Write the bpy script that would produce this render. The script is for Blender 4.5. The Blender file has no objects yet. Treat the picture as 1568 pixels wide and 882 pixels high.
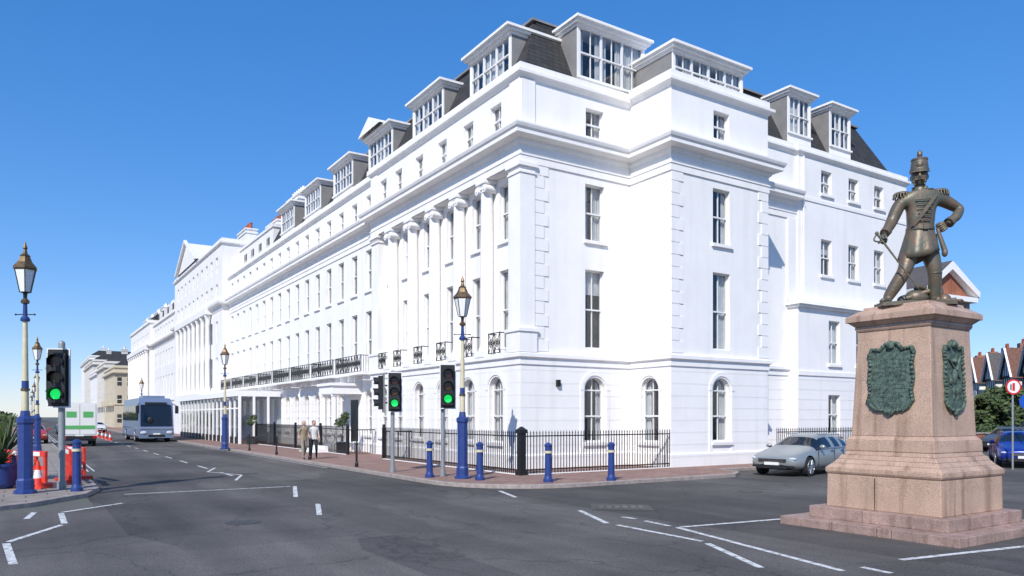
import bpy, math, random
from mathutils import Vector, Matrix
random.seed(7)
R=math.radians
scene=bpy.context.scene
COL=scene.collection

# ------------------------------------------------------------------ materials
def mat(name,col,rough=.6,metal=0.,nscale=0,namt=0.,bump=0.,bscale=40,col2=None,spec=None,detail=6,coord='Object'):
    m=bpy.data.materials.new(name); m.use_nodes=True
    nt=m.node_tree; b=nt.nodes['Principled BSDF']
    b.inputs['Base Color'].default_value=(*col,1); b.inputs['Roughness'].default_value=rough; b.inputs['Metallic'].default_value=metal
    if spec is not None: b.inputs['Specular IOR Level'].default_value=spec
    tc=nt.nodes.new('ShaderNodeTexCoord')
    if nscale:
        n=nt.nodes.new('ShaderNodeTexNoise'); n.inputs['Scale'].default_value=nscale; n.inputs['Detail'].default_value=detail
        n.inputs['Roughness'].default_value=.65
        nt.links.new(tc.outputs[coord],n.inputs['Vector'])
        r=nt.nodes.new('ShaderNodeValToRGB')
        c2=col2 if col2 else tuple(c*(1-namt) for c in col)
        c1=col if col2 else tuple(min(1,c*(1+namt*.6)) for c in col)
        r.color_ramp.elements[0].position=.35; r.color_ramp.elements[1].position=.65
        r.color_ramp.elements[0].color=(*c2,1); r.color_ramp.elements[1].color=(*c1,1)
        nt.links.new(n.outputs['Fac'],r.inputs['Fac']); nt.links.new(r.outputs['Color'],b.inputs['Base Color'])
    if bump:
        n2=nt.nodes.new('ShaderNodeTexNoise'); n2.inputs['Scale'].default_value=bscale; n2.inputs['Detail'].default_value=5
        nt.links.new(tc.outputs[coord],n2.inputs['Vector'])
        bp=nt.nodes.new('ShaderNodeBump'); bp.inputs['Strength'].default_value=bump; bp.inputs['Distance'].default_value=.02
        nt.links.new(n2.outputs['Fac'],bp.inputs['Height']); nt.links.new(bp.outputs['Normal'],b.inputs['Normal'])
    return m
def emis(name,col,s):
    m=bpy.data.materials.new(name); m.use_nodes=True; b=m.node_tree.nodes['Principled BSDF']
    b.inputs['Base Color'].default_value=(*col,1); b.inputs['Emission Color'].default_value=(*col,1); b.inputs['Emission Strength'].default_value=s
    return m
def glassmat(name,tint=(.9,.94,.97)):
    m=bpy.data.materials.new(name); m.use_nodes=True; nt=m.node_tree; nt.nodes.clear()
    o=nt.nodes.new('ShaderNodeOutputMaterial'); mx=nt.nodes.new('ShaderNodeMixShader'); t=nt.nodes.new('ShaderNodeBsdfTransparent'); g=nt.nodes.new('ShaderNodeBsdfGlossy')
    t.inputs[0].default_value=(*tint,1); g.inputs['Roughness'].default_value=.02
    f=nt.nodes.new('ShaderNodeLayerWeight'); f.inputs['Blend'].default_value=.5
    p=nt.nodes.new('ShaderNodeMath'); p.operation='POWER'; p.inputs[1].default_value=3.0; nt.links.new(f.outputs['Facing'],p.inputs[0])
    q=nt.nodes.new('ShaderNodeMath'); q.operation='MULTIPLY_ADD'; q.inputs[1].default_value=.7; q.inputs[2].default_value=.10; nt.links.new(p.outputs[0],q.inputs[0])
    nt.links.new(q.outputs[0],mx.inputs[0]); nt.links.new(t.outputs[0],mx.inputs[1]); nt.links.new(g.outputs[0],mx.inputs[2]); nt.links.new(mx.outputs[0],o.inputs[0])
    return m
def stucco(name,col,grooves=True):
    m=mat(name,col,.75,nscale=.6,namt=.04,bump=0,detail=4)
    nt=m.node_tree; b=nt.nodes['Principled BSDF']; tc=[n for n in nt.nodes if n.type=='TEX_COORD'][0]
    src=b.inputs['Base Color'].links[0].from_socket
    mp=nt.nodes.new('ShaderNodeMapping'); mp.inputs['Scale'].default_value=(2.2,2.2,.16); nt.links.new(tc.outputs['Object'],mp.inputs[0])
    ns=nt.nodes.new('ShaderNodeTexNoise'); ns.inputs['Scale'].default_value=1; ns.inputs['Detail'].default_value=3; nt.links.new(mp.outputs[0],ns.inputs['Vector'])
    rs=nt.nodes.new('ShaderNodeValToRGB'); rs.color_ramp.elements[0].position=.5; rs.color_ramp.elements[1].position=.75; rs.color_ramp.elements[0].color=(1,1,1,1); rs.color_ramp.elements[1].color=(.93,.925,.91,1); nt.links.new(ns.outputs['Fac'],rs.inputs[0])
    mm=nt.nodes.new('ShaderNodeMix'); mm.data_type='RGBA'; mm.blend_type='MULTIPLY'; mm.inputs['Factor'].default_value=1; nt.links.new(src,mm.inputs['A']); nt.links.new(rs.outputs[0],mm.inputs['B']); nt.links.new(mm.outputs['Result'],b.inputs['Base Color'])
    n2=nt.nodes.new('ShaderNodeTexNoise'); n2.inputs['Scale'].default_value=18; nt.links.new(tc.outputs['Object'],n2.inputs['Vector'])
    bp=nt.nodes.new('ShaderNodeBump'); bp.inputs['Strength'].default_value=.12; bp.inputs['Distance'].default_value=.01
    nt.links.new(n2.outputs['Fac'],bp.inputs['Height'])
    last=bp
    if grooves:
        sx=nt.nodes.new('ShaderNodeSeparateXYZ'); nt.links.new(tc.outputs['Object'],sx.inputs[0])
        md=nt.nodes.new('ShaderNodeMath'); md.operation='MODULO'; md.inputs[1].default_value=.47; nt.links.new(sx.outputs['Z'],md.inputs[0])
        lt=nt.nodes.new('ShaderNodeMath'); lt.operation='GREATER_THAN'; lt.inputs[1].default_value=.035; nt.links.new(md.outputs[0],lt.inputs[0])
        gz=nt.nodes.new('ShaderNodeMath'); gz.operation='GREATER_THAN'; gz.inputs[1].default_value=3.95; nt.links.new(sx.outputs['Z'],gz.inputs[0])
        mx=nt.nodes.new('ShaderNodeMath'); mx.operation='MAXIMUM'; nt.links.new(lt.outputs[0],mx.inputs[0]); nt.links.new(gz.outputs[0],mx.inputs[1])
        b2=nt.nodes.new('ShaderNodeBump'); b2.inputs['Strength'].default_value=1; b2.inputs['Distance'].default_value=.04
        nt.links.new(mx.outputs[0],b2.inputs['Height']); nt.links.new(bp.outputs['Normal'],b2.inputs['Normal']); last=b2
    nt.links.new(last.outputs['Normal'],b.inputs['Normal'])
    return m
def brickmat(name,c1,c2,mortar,scale,bw=.5,rh=.25,msize=.015,rough=.85,bump=.3):
    m=bpy.data.materials.new(name); m.use_nodes=True; nt=m.node_tree; b=nt.nodes['Principled BSDF']; b.inputs['Roughness'].default_value=rough
    tc=nt.nodes.new('ShaderNodeTexCoord'); t=nt.nodes.new('ShaderNodeTexBrick'); 
    t.inputs['Color1'].default_value=(*c1,1); t.inputs['Color2'].default_value=(*c2,1); t.inputs['Mortar'].default_value=(*mortar,1)
    t.inputs['Scale'].default_value=scale; t.inputs['Brick Width'].default_value=bw; t.inputs['Row Height'].default_value=rh; t.inputs['Mortar Size'].default_value=msize
    n=nt.nodes.new('ShaderNodeTexNoise'); n.inputs['Scale'].default_value=1.3; n.inputs['Detail'].default_value=6
    nt.links.new(tc.outputs['Object'],t.inputs['Vector']); nt.links.new(tc.outputs['Object'],n.inputs['Vector'])
    mx=nt.nodes.new('ShaderNodeMix'); mx.data_type='RGBA'; mx.blend_type='MULTIPLY'; mx.inputs['Factor'].default_value=.6
    nt.links.new(t.outputs['Color'],mx.inputs['A'])
    r=nt.nodes.new('ShaderNodeValToRGB'); r.color_ramp.elements[0].color=(.55,.55,.55,1); r.color_ramp.elements[0].position=.3; r.color_ramp.elements[1].position=.7
    nt.links.new(n.outputs['Fac'],r.inputs[0]); nt.links.new(r.outputs[0],mx.inputs['B']); nt.links.new(mx.outputs['Result'],b.inputs['Base Color'])
    bp=nt.nodes.new('ShaderNodeBump'); bp.inputs['Strength'].default_value=bump; bp.inputs['Distance'].default_value=.01; bp.invert=True
    nt.links.new(t.outputs['Fac'],bp.inputs['Height']); nt.links.new(bp.outputs['Normal'],b.inputs['Normal'])
    return m
def slatemat():
    m=bpy.data.materials.new('slate'); m.use_nodes=True; nt=m.node_tree; b=nt.nodes['Principled BSDF']; b.inputs['Roughness'].default_value=.75
    tc=nt.nodes.new('ShaderNodeTexCoord'); sx=nt.nodes.new('ShaderNodeSeparateXYZ'); nt.links.new(tc.outputs['Object'],sx.inputs[0])
    ad=nt.nodes.new('ShaderNodeMath'); ad.operation='ADD'; nt.links.new(sx.outputs['X'],ad.inputs[0]); nt.links.new(sx.outputs['Y'],ad.inputs[1])
    cx=nt.nodes.new('ShaderNodeCombineXYZ'); nt.links.new(ad.outputs[0],cx.inputs['X']); nt.links.new(sx.outputs['Z'],cx.inputs['Y'])
    t=nt.nodes.new('ShaderNodeTexBrick'); t.inputs['Scale'].default_value=1; t.inputs['Brick Width'].default_value=.3; t.inputs['Row Height'].default_value=.2; t.inputs['Mortar Size'].default_value=.014
    t.inputs['Color1'].default_value=(.03,.03,.031,1); t.inputs['Color2'].default_value=(.052,.049,.048,1); t.inputs['Mortar'].default_value=(.01,.01,.01,1)
    nt.links.new(cx.outputs[0],t.inputs['Vector']); nt.links.new(t.outputs['Color'],b.inputs['Base Color'])
    bp=nt.nodes.new('ShaderNodeBump'); bp.inputs['Strength'].default_value=.6; bp.inputs['Distance'].default_value=.02; bp.invert=True
    nt.links.new(t.outputs['Fac'],bp.inputs['Height']); nt.links.new(bp.outputs['Normal'],b.inputs['Normal'])
    return m
def asphaltmat():
    m=bpy.data.materials.new('asphalt'); m.use_nodes=True; nt=m.node_tree; b=nt.nodes['Principled BSDF']; b.inputs['Roughness'].default_value=.88
    tc=nt.nodes.new('ShaderNodeTexCoord'); L=nt.links.new
    def noise(s,d=6,r=.6,vec=None):
        n=nt.nodes.new('ShaderNodeTexNoise'); n.inputs['Scale'].default_value=s; n.inputs['Detail'].default_value=d; n.inputs['Roughness'].default_value=r; L(vec or tc.outputs['Object'],n.inputs['Vector']); return n
    def ramp(src,p0,p1,c0,c1):
        r=nt.nodes.new('ShaderNodeValToRGB'); e=r.color_ramp.elements; e[0].position=p0; e[1].position=p1; e[0].color=(*c0,1); e[1].color=(*c1,1); L(src,r.inputs[0]); return r
    def mul(a,bb,f=1):
        x=nt.nodes.new('ShaderNodeMix'); x.data_type='RGBA'; x.blend_type='MULTIPLY'; x.inputs['Factor'].default_value=f; L(a,x.inputs['A']); L(bb,x.inputs['B']); return x.outputs['Result']
    a=ramp(noise(.22,7,.62).outputs['Fac'],.36,.64,(.064,.058,.053),(.122,.112,.102))
    g=ramp(noise(48,2,.7).outputs['Fac'],.3,.7,(.42,.42,.42),(1.5,1.5,1.5))
    c=mul(a.outputs[0],g.outputs[0])
    mpp=nt.nodes.new('ShaderNodeMapping'); mpp.inputs['Scale'].default_value=(.32,.1,1); L(tc.outputs['Object'],mpp.inputs['Vector'])
    v=nt.nodes.new('ShaderNodeTexVoronoi'); v.inputs['Scale'].default_value=1; v.distance='CHEBYCHEV'; L(mpp.outputs[0],v.inputs['Vector'])
    sp=nt.nodes.new('ShaderNodeSeparateColor'); L(v.outputs['Color'],sp.inputs[0])
    pr=ramp(sp.outputs[0],.0,1,(.70,.70,.70),(1.2,1.19,1.17)); c=mul(c,pr.outputs[0])
    wt=nt.nodes.new('ShaderNodeMapping'); wt.inputs['Scale'].default_value=(1.1,.03,1); L(tc.outputs['Object'],wt.inputs['Vector'])
    wr=ramp(noise(1,3,.5,wt.outputs[0]).outputs['Fac'],.38,.62,(.82,.82,.82),(1.12,1.12,1.12)); c=mul(c,wr.outputs[0])
    nz=noise(1.2,4); mv=nt.nodes.new('ShaderNodeVectorMath'); mv.operation='ADD'; sc=nt.nodes.new('ShaderNodeVectorMath'); sc.operation='SCALE'; sc.inputs['Scale'].default_value=.9
    L(nz.outputs['Color'],sc.inputs[0]); L(tc.outputs['Object'],mv.inputs[0]); L(sc.outputs[0],mv.inputs[1])
    cr=nt.nodes.new('ShaderNodeTexVoronoi'); cr.feature='DISTANCE_TO_EDGE'; cr.inputs['Scale'].default_value=.3; L(mv.outputs[0],cr.inputs['Vector'])
    rr=ramp(cr.outputs['Distance'],.002,.009,(.4,.4,.4),(1,1,1)); c=mul(c,rr.outputs[0],.65)
    st=ramp(noise(2.3,5,.7).outputs['Fac'],.60,.70,(1,1,1),(.74,.74,.74)); c=mul(c,st.outputs[0])
    sp2=ramp(noise(7,3,.6).outputs['Fac'],.68,.74,(1,1,1),(.6,.6,.6)); c=mul(c,sp2.outputs[0])
    L(c,b.inputs['Base Color'])
    bn=noise(110,2); bp=nt.nodes.new('ShaderNodeBump'); bp.inputs['Strength'].default_value=.5; bp.inputs['Distance'].default_value=.008; L(bn.outputs['Fac'],bp.inputs['Height']); L(bp.outputs['Normal'],b.inputs['Normal'])
    return m
def paintmat():
    m=mat('road_paint',(.66,.66,.64),.8,nscale=9,namt=.0,col2=(.22,.22,.21),detail=8)
    r=[n for n in m.node_tree.nodes if n.type=='VALTORGB'][0]; r.color_ramp.elements[0].position=.38; r.color_ramp.elements[1].position=.52
    return m

WHITE=stucco('white_stucco',(.88,.865,.845)); WHITE2=stucco('white_stucco_far',(.8,.785,.765),False)
TRIM=mat('white_trim',(.88,.865,.85),.6); CREAM=mat('cream_stucco',(.6,.53,.4),.8,nscale=.4,namt=.1); BEIGE=mat('pale_stucco',(.68,.64,.57),.8,nscale=.4,namt=.08)
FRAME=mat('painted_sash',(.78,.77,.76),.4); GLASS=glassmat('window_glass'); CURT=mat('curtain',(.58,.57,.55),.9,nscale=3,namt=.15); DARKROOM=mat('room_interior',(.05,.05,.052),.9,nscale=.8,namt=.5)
SLATE=slatemat(); LEAD=mat('lead_cheek',(.24,.235,.23),.6,nscale=1.5,namt=.15); BLACK=mat('black_iron',(.012,.012,.013),.4,nscale=30,namt=.2)
TERRA=mat('chimney_terracotta',(.35,.09,.045),.8,nscale=4,namt=.3)
ASPH=asphaltmat(); PAINT=paintmat(); KERB=mat('kerb_granite',(.34,.29,.26),.85,nscale=6,namt=.25,bump=.2)
BRICKPAVE=brickmat('brick_paving',(.30,.165,.13),(.37,.22,.17),(.2,.15,.13),1,.42,.21,.02)
PAVE=brickmat('concrete_paving',(.34,.29,.25),(.3,.26,.22),(.17,.15,.13),1,.9,.6,.02)
GROUND=mat('ground_earth',(.12,.12,.1),.95,nscale=.05,namt=.3)
GRANITE=mat('pink_granite',(.52,.355,.26),.5,nscale=1.3,namt=.18,bump=.15,bscale=60)
def speckle(m,scale=70,lo=.72,hi=1.15):
    nt=m.node_tree; b=nt.nodes['Principled BSDF']; lk=b.inputs['Base Color'].links[0]; src=lk.from_socket
    tc=[n for n in nt.nodes if n.type=='TEX_COORD'][0]; n=nt.nodes.new('ShaderNodeTexNoise'); n.inputs['Scale'].default_value=scale; n.inputs['Detail'].default_value=2
    nt.links.new(tc.outputs['Object'],n.inputs['Vector']); r=nt.nodes.new('ShaderNodeValToRGB'); r.color_ramp.elements[0].position=.38; r.color_ramp.elements[1].position=.6
    r.color_ramp.elements[0].color=(lo,lo,lo,1); r.color_ramp.elements[1].color=(hi,hi,hi,1); nt.links.new(n.outputs['Fac'],r.inputs[0])
    x=nt.nodes.new('ShaderNodeMix'); x.data_type='RGBA'; x.blend_type='MULTIPLY'; x.inputs['Factor'].default_value=1
    nt.links.new(src,x.inputs['A']); nt.links.new(r.outputs[0],x.inputs['B'])
    mp=nt.nodes.new('ShaderNodeMapping'); mp.inputs['Scale'].default_value=(6,6,.3); nt.links.new(tc.outputs['Object'],mp.inputs[0]); n3=nt.nodes.new('ShaderNodeTexNoise'); n3.inputs['Scale'].default_value=1; n3.inputs['Detail'].default_value=3; nt.links.new(mp.outputs[0],n3.inputs['Vector'])
    r3=nt.nodes.new('ShaderNodeValToRGB'); r3.color_ramp.elements[0].position=.52; r3.color_ramp.elements[1].position=.68; r3.color_ramp.elements[0].color=(1,1,1,1); r3.color_ramp.elements[1].color=(.6,.57,.53,1); nt.links.new(n3.outputs['Fac'],r3.inputs[0])
    y=nt.nodes.new('ShaderNodeMix'); y.data_type='RGBA'; y.blend_type='MULTIPLY'; y.inputs['Factor'].default_value=.8
    nt.links.new(x.outputs['Result'],y.inputs['A']); nt.links.new(r3.outputs[0],y.inputs['B']); nt.links.new(y.outputs['Result'],b.inputs['Base Color'])
speckle(GRANITE)
GRANITE2=mat('red_granite_step',(.38,.26,.215),.6,nscale=2,namt=.25,bump=.2,bscale=50); speckle(GRANITE2)
BRONZE=mat('bronze',(.20,.135,.09),.46,.3,nscale=4.5,col2=(.10,.115,.09),bump=.3,bscale=22)
VERD=mat('bronze_verdigris',(.14,.21,.165),.7,.2,nscale=14,col2=(.035,.05,.042),bump=.9,bscale=45)
BLUE=mat('blue_paint',(.022,.05,.20),.4,nscale=8,namt=.15); POLEC=mat('cream_paint',(.62,.56,.38),.45,nscale=6,namt=.12); COPPER=mat('lantern_copper',(.17,.115,.06),.45,.6,nscale=12,namt=.4)
LGLASS=mat('lantern_glass',(.85,.85,.82),.35); GREY=mat('galvanised_steel',(.3,.32,.33),.5,.3,nscale=10,namt=.15)
SIGBLK=mat('signal_black',(.015,.015,.016),.45); SIGWHT=mat('signal_white',(.75,.75,.75),.5); REDOFF=mat('lens_red_off',(.05,.008,.006),.2); AMBOFF=mat('lens_amber_off',(.06,.025,.004),.2); GREENON=emis('lens_green_lit',(.01,.75,.12),.9)
TYRE=mat('tyre_rubber',(.015,.015,.016),.8); RIM=mat('alloy_rim',(.45,.46,.48),.35,.8); CGLASS=mat('car_glass',(.01,.013,.017),.05,0,spec=.7)
SILVER=mat('silver_paint',(.36,.38,.37),.3,.45); BLUEPAINT=mat('blue_car_paint',(.015,.04,.3),.22,.3); WHITEP=mat('white_car_paint',(.7,.7,.7),.3); GREYP=mat('grey_car_paint',(.1,.11,.12),.3,.4); REDP=mat('red_paint',(.5,.03,.02),.35)
CHROME=mat('chrome',(.7,.7,.72),.15,1.); HEADL=mat('headlamp',(.7,.75,.8),.08,.3); TAILR=mat('tail_lamp',(.45,.01,.01),.2); PLATE=mat('number_plate',(.75,.75,.72),.5)
COACH=mat('coach_paint',(.20,.26,.38),.3,.35); ORANGE=mat('orange_plastic',(.7,.05,.03),.5,nscale=7,namt=.2); REFL=mat('cone_white',(.75,.75,.75),.5)
LEAF=mat('leaf_green',(.09,.14,.035),.7,nscale=3,col2=(.04,.075,.02)); LEAF2=mat('leaf_dark',(.045,.065,.022),.7,nscale=3,namt=.4); BARK=mat('bark',(.12,.08,.05),.9,nscale=10,namt=.3)
REDBRICK=brickmat('red_brick',(.34,.1,.05),(.42,.15,.08),(.3,.24,.2),4,.5,.25,.02); TILE=mat('roof_tile',(.17,.08,.055),.85,nscale=5,namt=.35); TILEG=mat('roof_tile_grey',(.10,.09,.088),.85,nscale=5,namt=.3); TIMBER=mat('dark_timber',(.025,.02,.017),.8)
SKIN=mat('skin',(.5,.3,.22),.6); HAIRB=mat('hair_brown',(.06,.035,.02),.8); HAIRG=mat('hair_grey',(.4,.38,.35),.8)
SIGNRED=mat('sign_red',(.6,.02,.02),.4); SIGNBLUE=mat('sign_blue',(.01,.08,.45),.4)

# ------------------------------------------------------------------ builder
class MB:
    def __init__(s): s.v=[];s.f=[];s.m=[];s.sm=[];s.M=None
    def add(s,vs,fs,mi=0,smooth=False):
        o=len(s.v)
        for p in vs:
            p=Vector(p)
            if s.M is not None: p=s.M@p
            s.v.append(p)
        for f in fs: s.f.append([i+o for i in f]); s.m.append(mi); s.sm.append(smooth)
    def hexa(s,c,mi=0): s.add(c,[(0,3,2,1),(4,5,6,7),(0,1,5,4),(1,2,6,5),(2,3,7,6),(3,0,4,7)],mi)
    def box(s,x0,x1,y0,y1,z0,z1,mi=0):
        s.hexa([(x0,y0,z0),(x1,y0,z0),(x1,y1,z0),(x0,y1,z0),(x0,y0,z1),(x1,y0,z1),(x1,y1,z1),(x0,y1,z1)],mi)
    def tbox(s,x0,x1,y0,y1,z0,z1,ix,iy,mi=0):
        s.hexa([(x0,y0,z0),(x1,y0,z0),(x1,y1,z0),(x0,y1,z0),(x0+ix,y0+iy,z1),(x1-ix,y0+iy,z1),(x1-ix,y1-iy,z1),(x0+ix,y1-iy,z1)],mi)
    def wp(s,F,t,z,d): P,T,N=F; return (P[0]+T[0]*t+N[0]*d,P[1]+T[1]*t+N[1]*d,z)
    def wbox(s,F,s0,s1,z0,z1,d0,d1,mi=0):
        w=lambda t,z,d:s.wp(F,t,z,d)
        s.hexa([w(s0,z0,d0),w(s1,z0,d0),w(s1,z0,d1),w(s0,z0,d1),w(s0,z1,d0),w(s1,z1,d0),w(s1,z1,d1),w(s0,z1,d1)],mi)
    def cyl(s,p0,p1,r0,r1=None,n=10,mi=0,smooth=True,caps=True):
        if r1 is None:r1=r0
        p0=Vector(p0);p1=Vector(p1);a=(p1-p0).normalized(); b=a.orthogonal().normalized(); c=a.cross(b)
        vs=[];fs=[]
        for i in range(n):
            t=2*math.pi*i/n; d=b*math.cos(t)+c*math.sin(t); vs+= [p0+d*r0,p1+d*r1]
        for i in range(n):
            j=(i+1)%n; fs.append((2*i,2*j,2*j+1,2*i+1))
        s.add(vs,fs,mi,smooth)
        if caps:
            s.add([vs[2*i] for i in range(n)],[tuple(range(n))],mi); s.add([vs[2*i+1] for i in range(n)],[tuple(range(n))],mi)
    def lathe(s,prof,c=(0,0,0),n=16,mi=0,smooth=False,rot=0):
        c=Vector(c);vs=[]
        for r,z in prof:
            for i in range(n):
                t=2*math.pi*i/n+rot; vs.append(c+Vector((r*math.cos(t),r*math.sin(t),z)))
        for k in range(len(prof)-1):
            m=mi[k] if isinstance(mi,(list,tuple)) else mi
            q=vs[k*n:(k+2)*n]
            s.add(q,[(i,(i+1)%n,n+(i+1)%n,n+i) for i in range(n)],m,smooth)
        s.add(vs[-n:],[tuple(range(n))],m)
    def ball(s,c,r,mi=0,n=12,m=8,sc=(1,1,1)):
        vs=[];fs=[];c=Vector(c)
        for j in range(m+1):
            ph=math.pi*j/m
            for i in range(n):
                t=2*math.pi*i/n; vs.append(c+Vector((r*sc[0]*math.sin(ph)*math.cos(t),r*sc[1]*math.sin(ph)*math.sin(t),r*sc[2]*math.cos(ph))))
        for j in range(m):
            for i in range(n): fs.append((j*n+i,(j+1)*n+i,(j+1)*n+(i+1)%n,j*n+(i+1)%n))
        s.add(vs,fs,mi,True)
    def poly(s,pts,z0,z1,mi=0,smi=None):
        n=len(pts); s.add([(p[0],p[1],z1) for p in pts],[tuple(range(n))],mi)
        vs=[(p[0],p[1],z0) for p in pts]+[(p[0],p[1],z1) for p in pts]
        if z1>z0: s.add(vs,[(i,(i+1)%n,n+(i+1)%n,n+i) for i in range(n)],mi if smi is None else smi)
    def sweep(s,path,prof,mi=0):
        n=len(path);rows=[]
        for i,p in enumerate(path):
            ns=[]
            if i>0: dx,dy=p[0]-path[i-1][0],p[1]-path[i-1][1];l=math.hypot(dx,dy);ns.append((dy/l,-dx/l))
            if i<n-1: dx,dy=path[i+1][0]-p[0],path[i+1][1]-p[1];l=math.hypot(dx,dy);ns.append((dy/l,-dx/l))
            if len(ns)==1: m=ns[0]
            else:
                k=1+ns[0][0]*ns[1][0]+ns[0][1]*ns[1][1]; m=((ns[0][0]+ns[1][0])/k,(ns[0][1]+ns[1][1])/k)
            rows.append([(p[0]+m[0]*o,p[1]+m[1]*o,z) for o,z in prof])
        q=len(prof);vs=[x for r in rows for x in r]
        s.add(vs,[(i*q+j,(i+1)*q+j,(i+1)*q+j+1,i*q+j+1) for i in range(n-1) for j in range(q-1)],mi)
        s.add(rows[0],[tuple(range(q))],mi); s.add(rows[-1],[tuple(range(q))],mi)
    def wall(s,F,s0,s1,z0,z1,ops,depth=.18,mi=0):
        S=sorted(set([s0,s1]+[o[0]-o[1]/2 for o in ops]+[o[0]+o[1]/2 for o in ops])); Z=sorted(set([z0,z1]+[o[2] for o in ops]+[o[3] for o in ops]))
        for i in range(len(S)-1):
            for j in range(len(Z)-1):
                a=(S[i]+S[i+1])/2;b=(Z[j]+Z[j+1])/2
                if any(abs(a-o[0])<o[1]/2 and o[2]<b<o[3] for o in ops): continue
                s.add([s.wp(F,S[i],Z[j],0),s.wp(F,S[i+1],Z[j],0),s.wp(F,S[i+1],Z[j+1],0),s.wp(F,S[i],Z[j+1],0)],[(0,1,2,3)],mi)
        for o in ops:
            c,w,a,b=o[:4];arch=len(o)>4 and o[4]; l=c-w/2;r=c+w/2
            out=[(l,a),(r,a)]
            if arch:
                K=10; ar=[(c+w/2*math.cos(math.pi*k/K),b-w/2+w/2*math.sin(math.pi*k/K)) for k in range(K+1)]
                out+=ar
                s.add([s.wp(F,r,b,0)]+[s.wp(F,x,z,0) for x,z in ar[:K//2+1]],[(0,k,k+1) for k in range(1,K//2+1)],mi)
                s.add([s.wp(F,l,b,0)]+[s.wp(F,x,z,0) for x,z in ar[K//2:]],[(0,k,k+1) for k in range(1,K//2+1)],mi)
            else: out+=[(r,b),(l,b)]
            n=len(out)
            vs=[s.wp(F,x,z,0) for x,z in out]+[s.wp(F,x,z,-depth-.08) for x,z in out]
            s.add(vs,[(i,(i+1)%n,n+(i+1)%n,n+i) for i in range(n)],mi)
    def obj(s,name,mats,parent=None,bevel=0):
        me=bpy.data.meshes.new(name); me.from_pydata([tuple(p) for p in s.v],[],s.f)
        for m in mats: me.materials.append(m)
        me.polygons.foreach_set('material_index',s.m); me.polygons.foreach_set('use_smooth',s.sm); me.update()
        o=bpy.data.objects.new(name,me); COL.objects.link(o)
        if parent: o.parent=parent
        if bevel:
            b=o.modifiers.new('bevel','BEVEL'); b.width=bevel; b.segments=2; b.limit_method='ANGLE'
        return o
def empty(name,loc=(0,0,0),rz=0,sc=1):
    e=bpy.data.objects.new(name,None); COL.objects.link(e); e.location=loc; e.rotation_euler=(0,0,rz); e.scale=(sc,sc,sc); e.empty_display_size=.3; return e
def skin(mb,verts,edges,mi=0,sub=2,matfn=None,root=0):
    me=bpy.data.meshes.new('sk'); me.from_pydata([v[:3] for v in verts],edges,[]); o=bpy.data.objects.new('sk',me); COL.objects.link(o)
    o.modifiers.new('Skin','SKIN'); sv=me.skin_vertices[0].data
    for i,v in enumerate(verts):
        sv[i].radius=(v[3],v[4] if len(v)>4 else v[3]); sv[i].use_root=(i==root)
    ss=o.modifiers.new('s','SUBSURF'); ss.levels=sub; ss.render_levels=sub
    bpy.context.view_layer.update(); dg=bpy.context.evaluated_depsgraph_get(); ev=o.evaluated_get(dg); m2=ev.to_mesh()
    vs=[v.co.copy() for v in m2.vertices]
    if matfn is None: mb.add(vs,[tuple(p.vertices) for p in m2.polygons],mi,True)
    else:
        g={}
        for p in m2.polygons: g.setdefault(matfn(p.center),[]).append(tuple(p.vertices))
        base=len(mb.v); mb.add(vs,[],0)
        for k,fs in g.items():
            for f in fs: mb.f.append([i+base for i in f]); mb.m.append(k); mb.sm.append(True)
    ev.to_mesh_clear(); bpy.data.objects.remove(o); bpy.data.meshes.remove(me)
def leaves(mb,blobs,n,size,mis=(0,1)):
    for _ in range(n):
        b=random.choice(blobs); c=Vector(b[:3]); r=b[3:6]
        d=Vector((random.gauss(0,1),random.gauss(0,1),random.gauss(0,1))).normalized()*random.uniform(.45,1.08)
        p=c+Vector((d.x*r[0],d.y*r[1],d.z*r[2]))
        a=Vector((random.gauss(0,1),random.gauss(0,1),random.gauss(0,1))).normalized(); q=a.orthogonal().normalized(); s=size*random.uniform(.6,1.3)
        mb.add([p-a*s,p+q*s*.5,p+a*s,p-q*s*.5],[(0,1,2,3)],random.choice(mis))

# frame of the street grid (u along the side street, v along the seafront)
ANG=math.atan2(.5436,.8393); PC=(.32,27.66,0)
def W(u,v,z=0): return (PC[0]+.8393*u-.5436*v, PC[1]+.5436*u+.8393*v, z)
FL=lambda u:((u,0),(0,1),(-1,0))
FR=lambda v:((0,v),(1,0),(0,-1))

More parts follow.
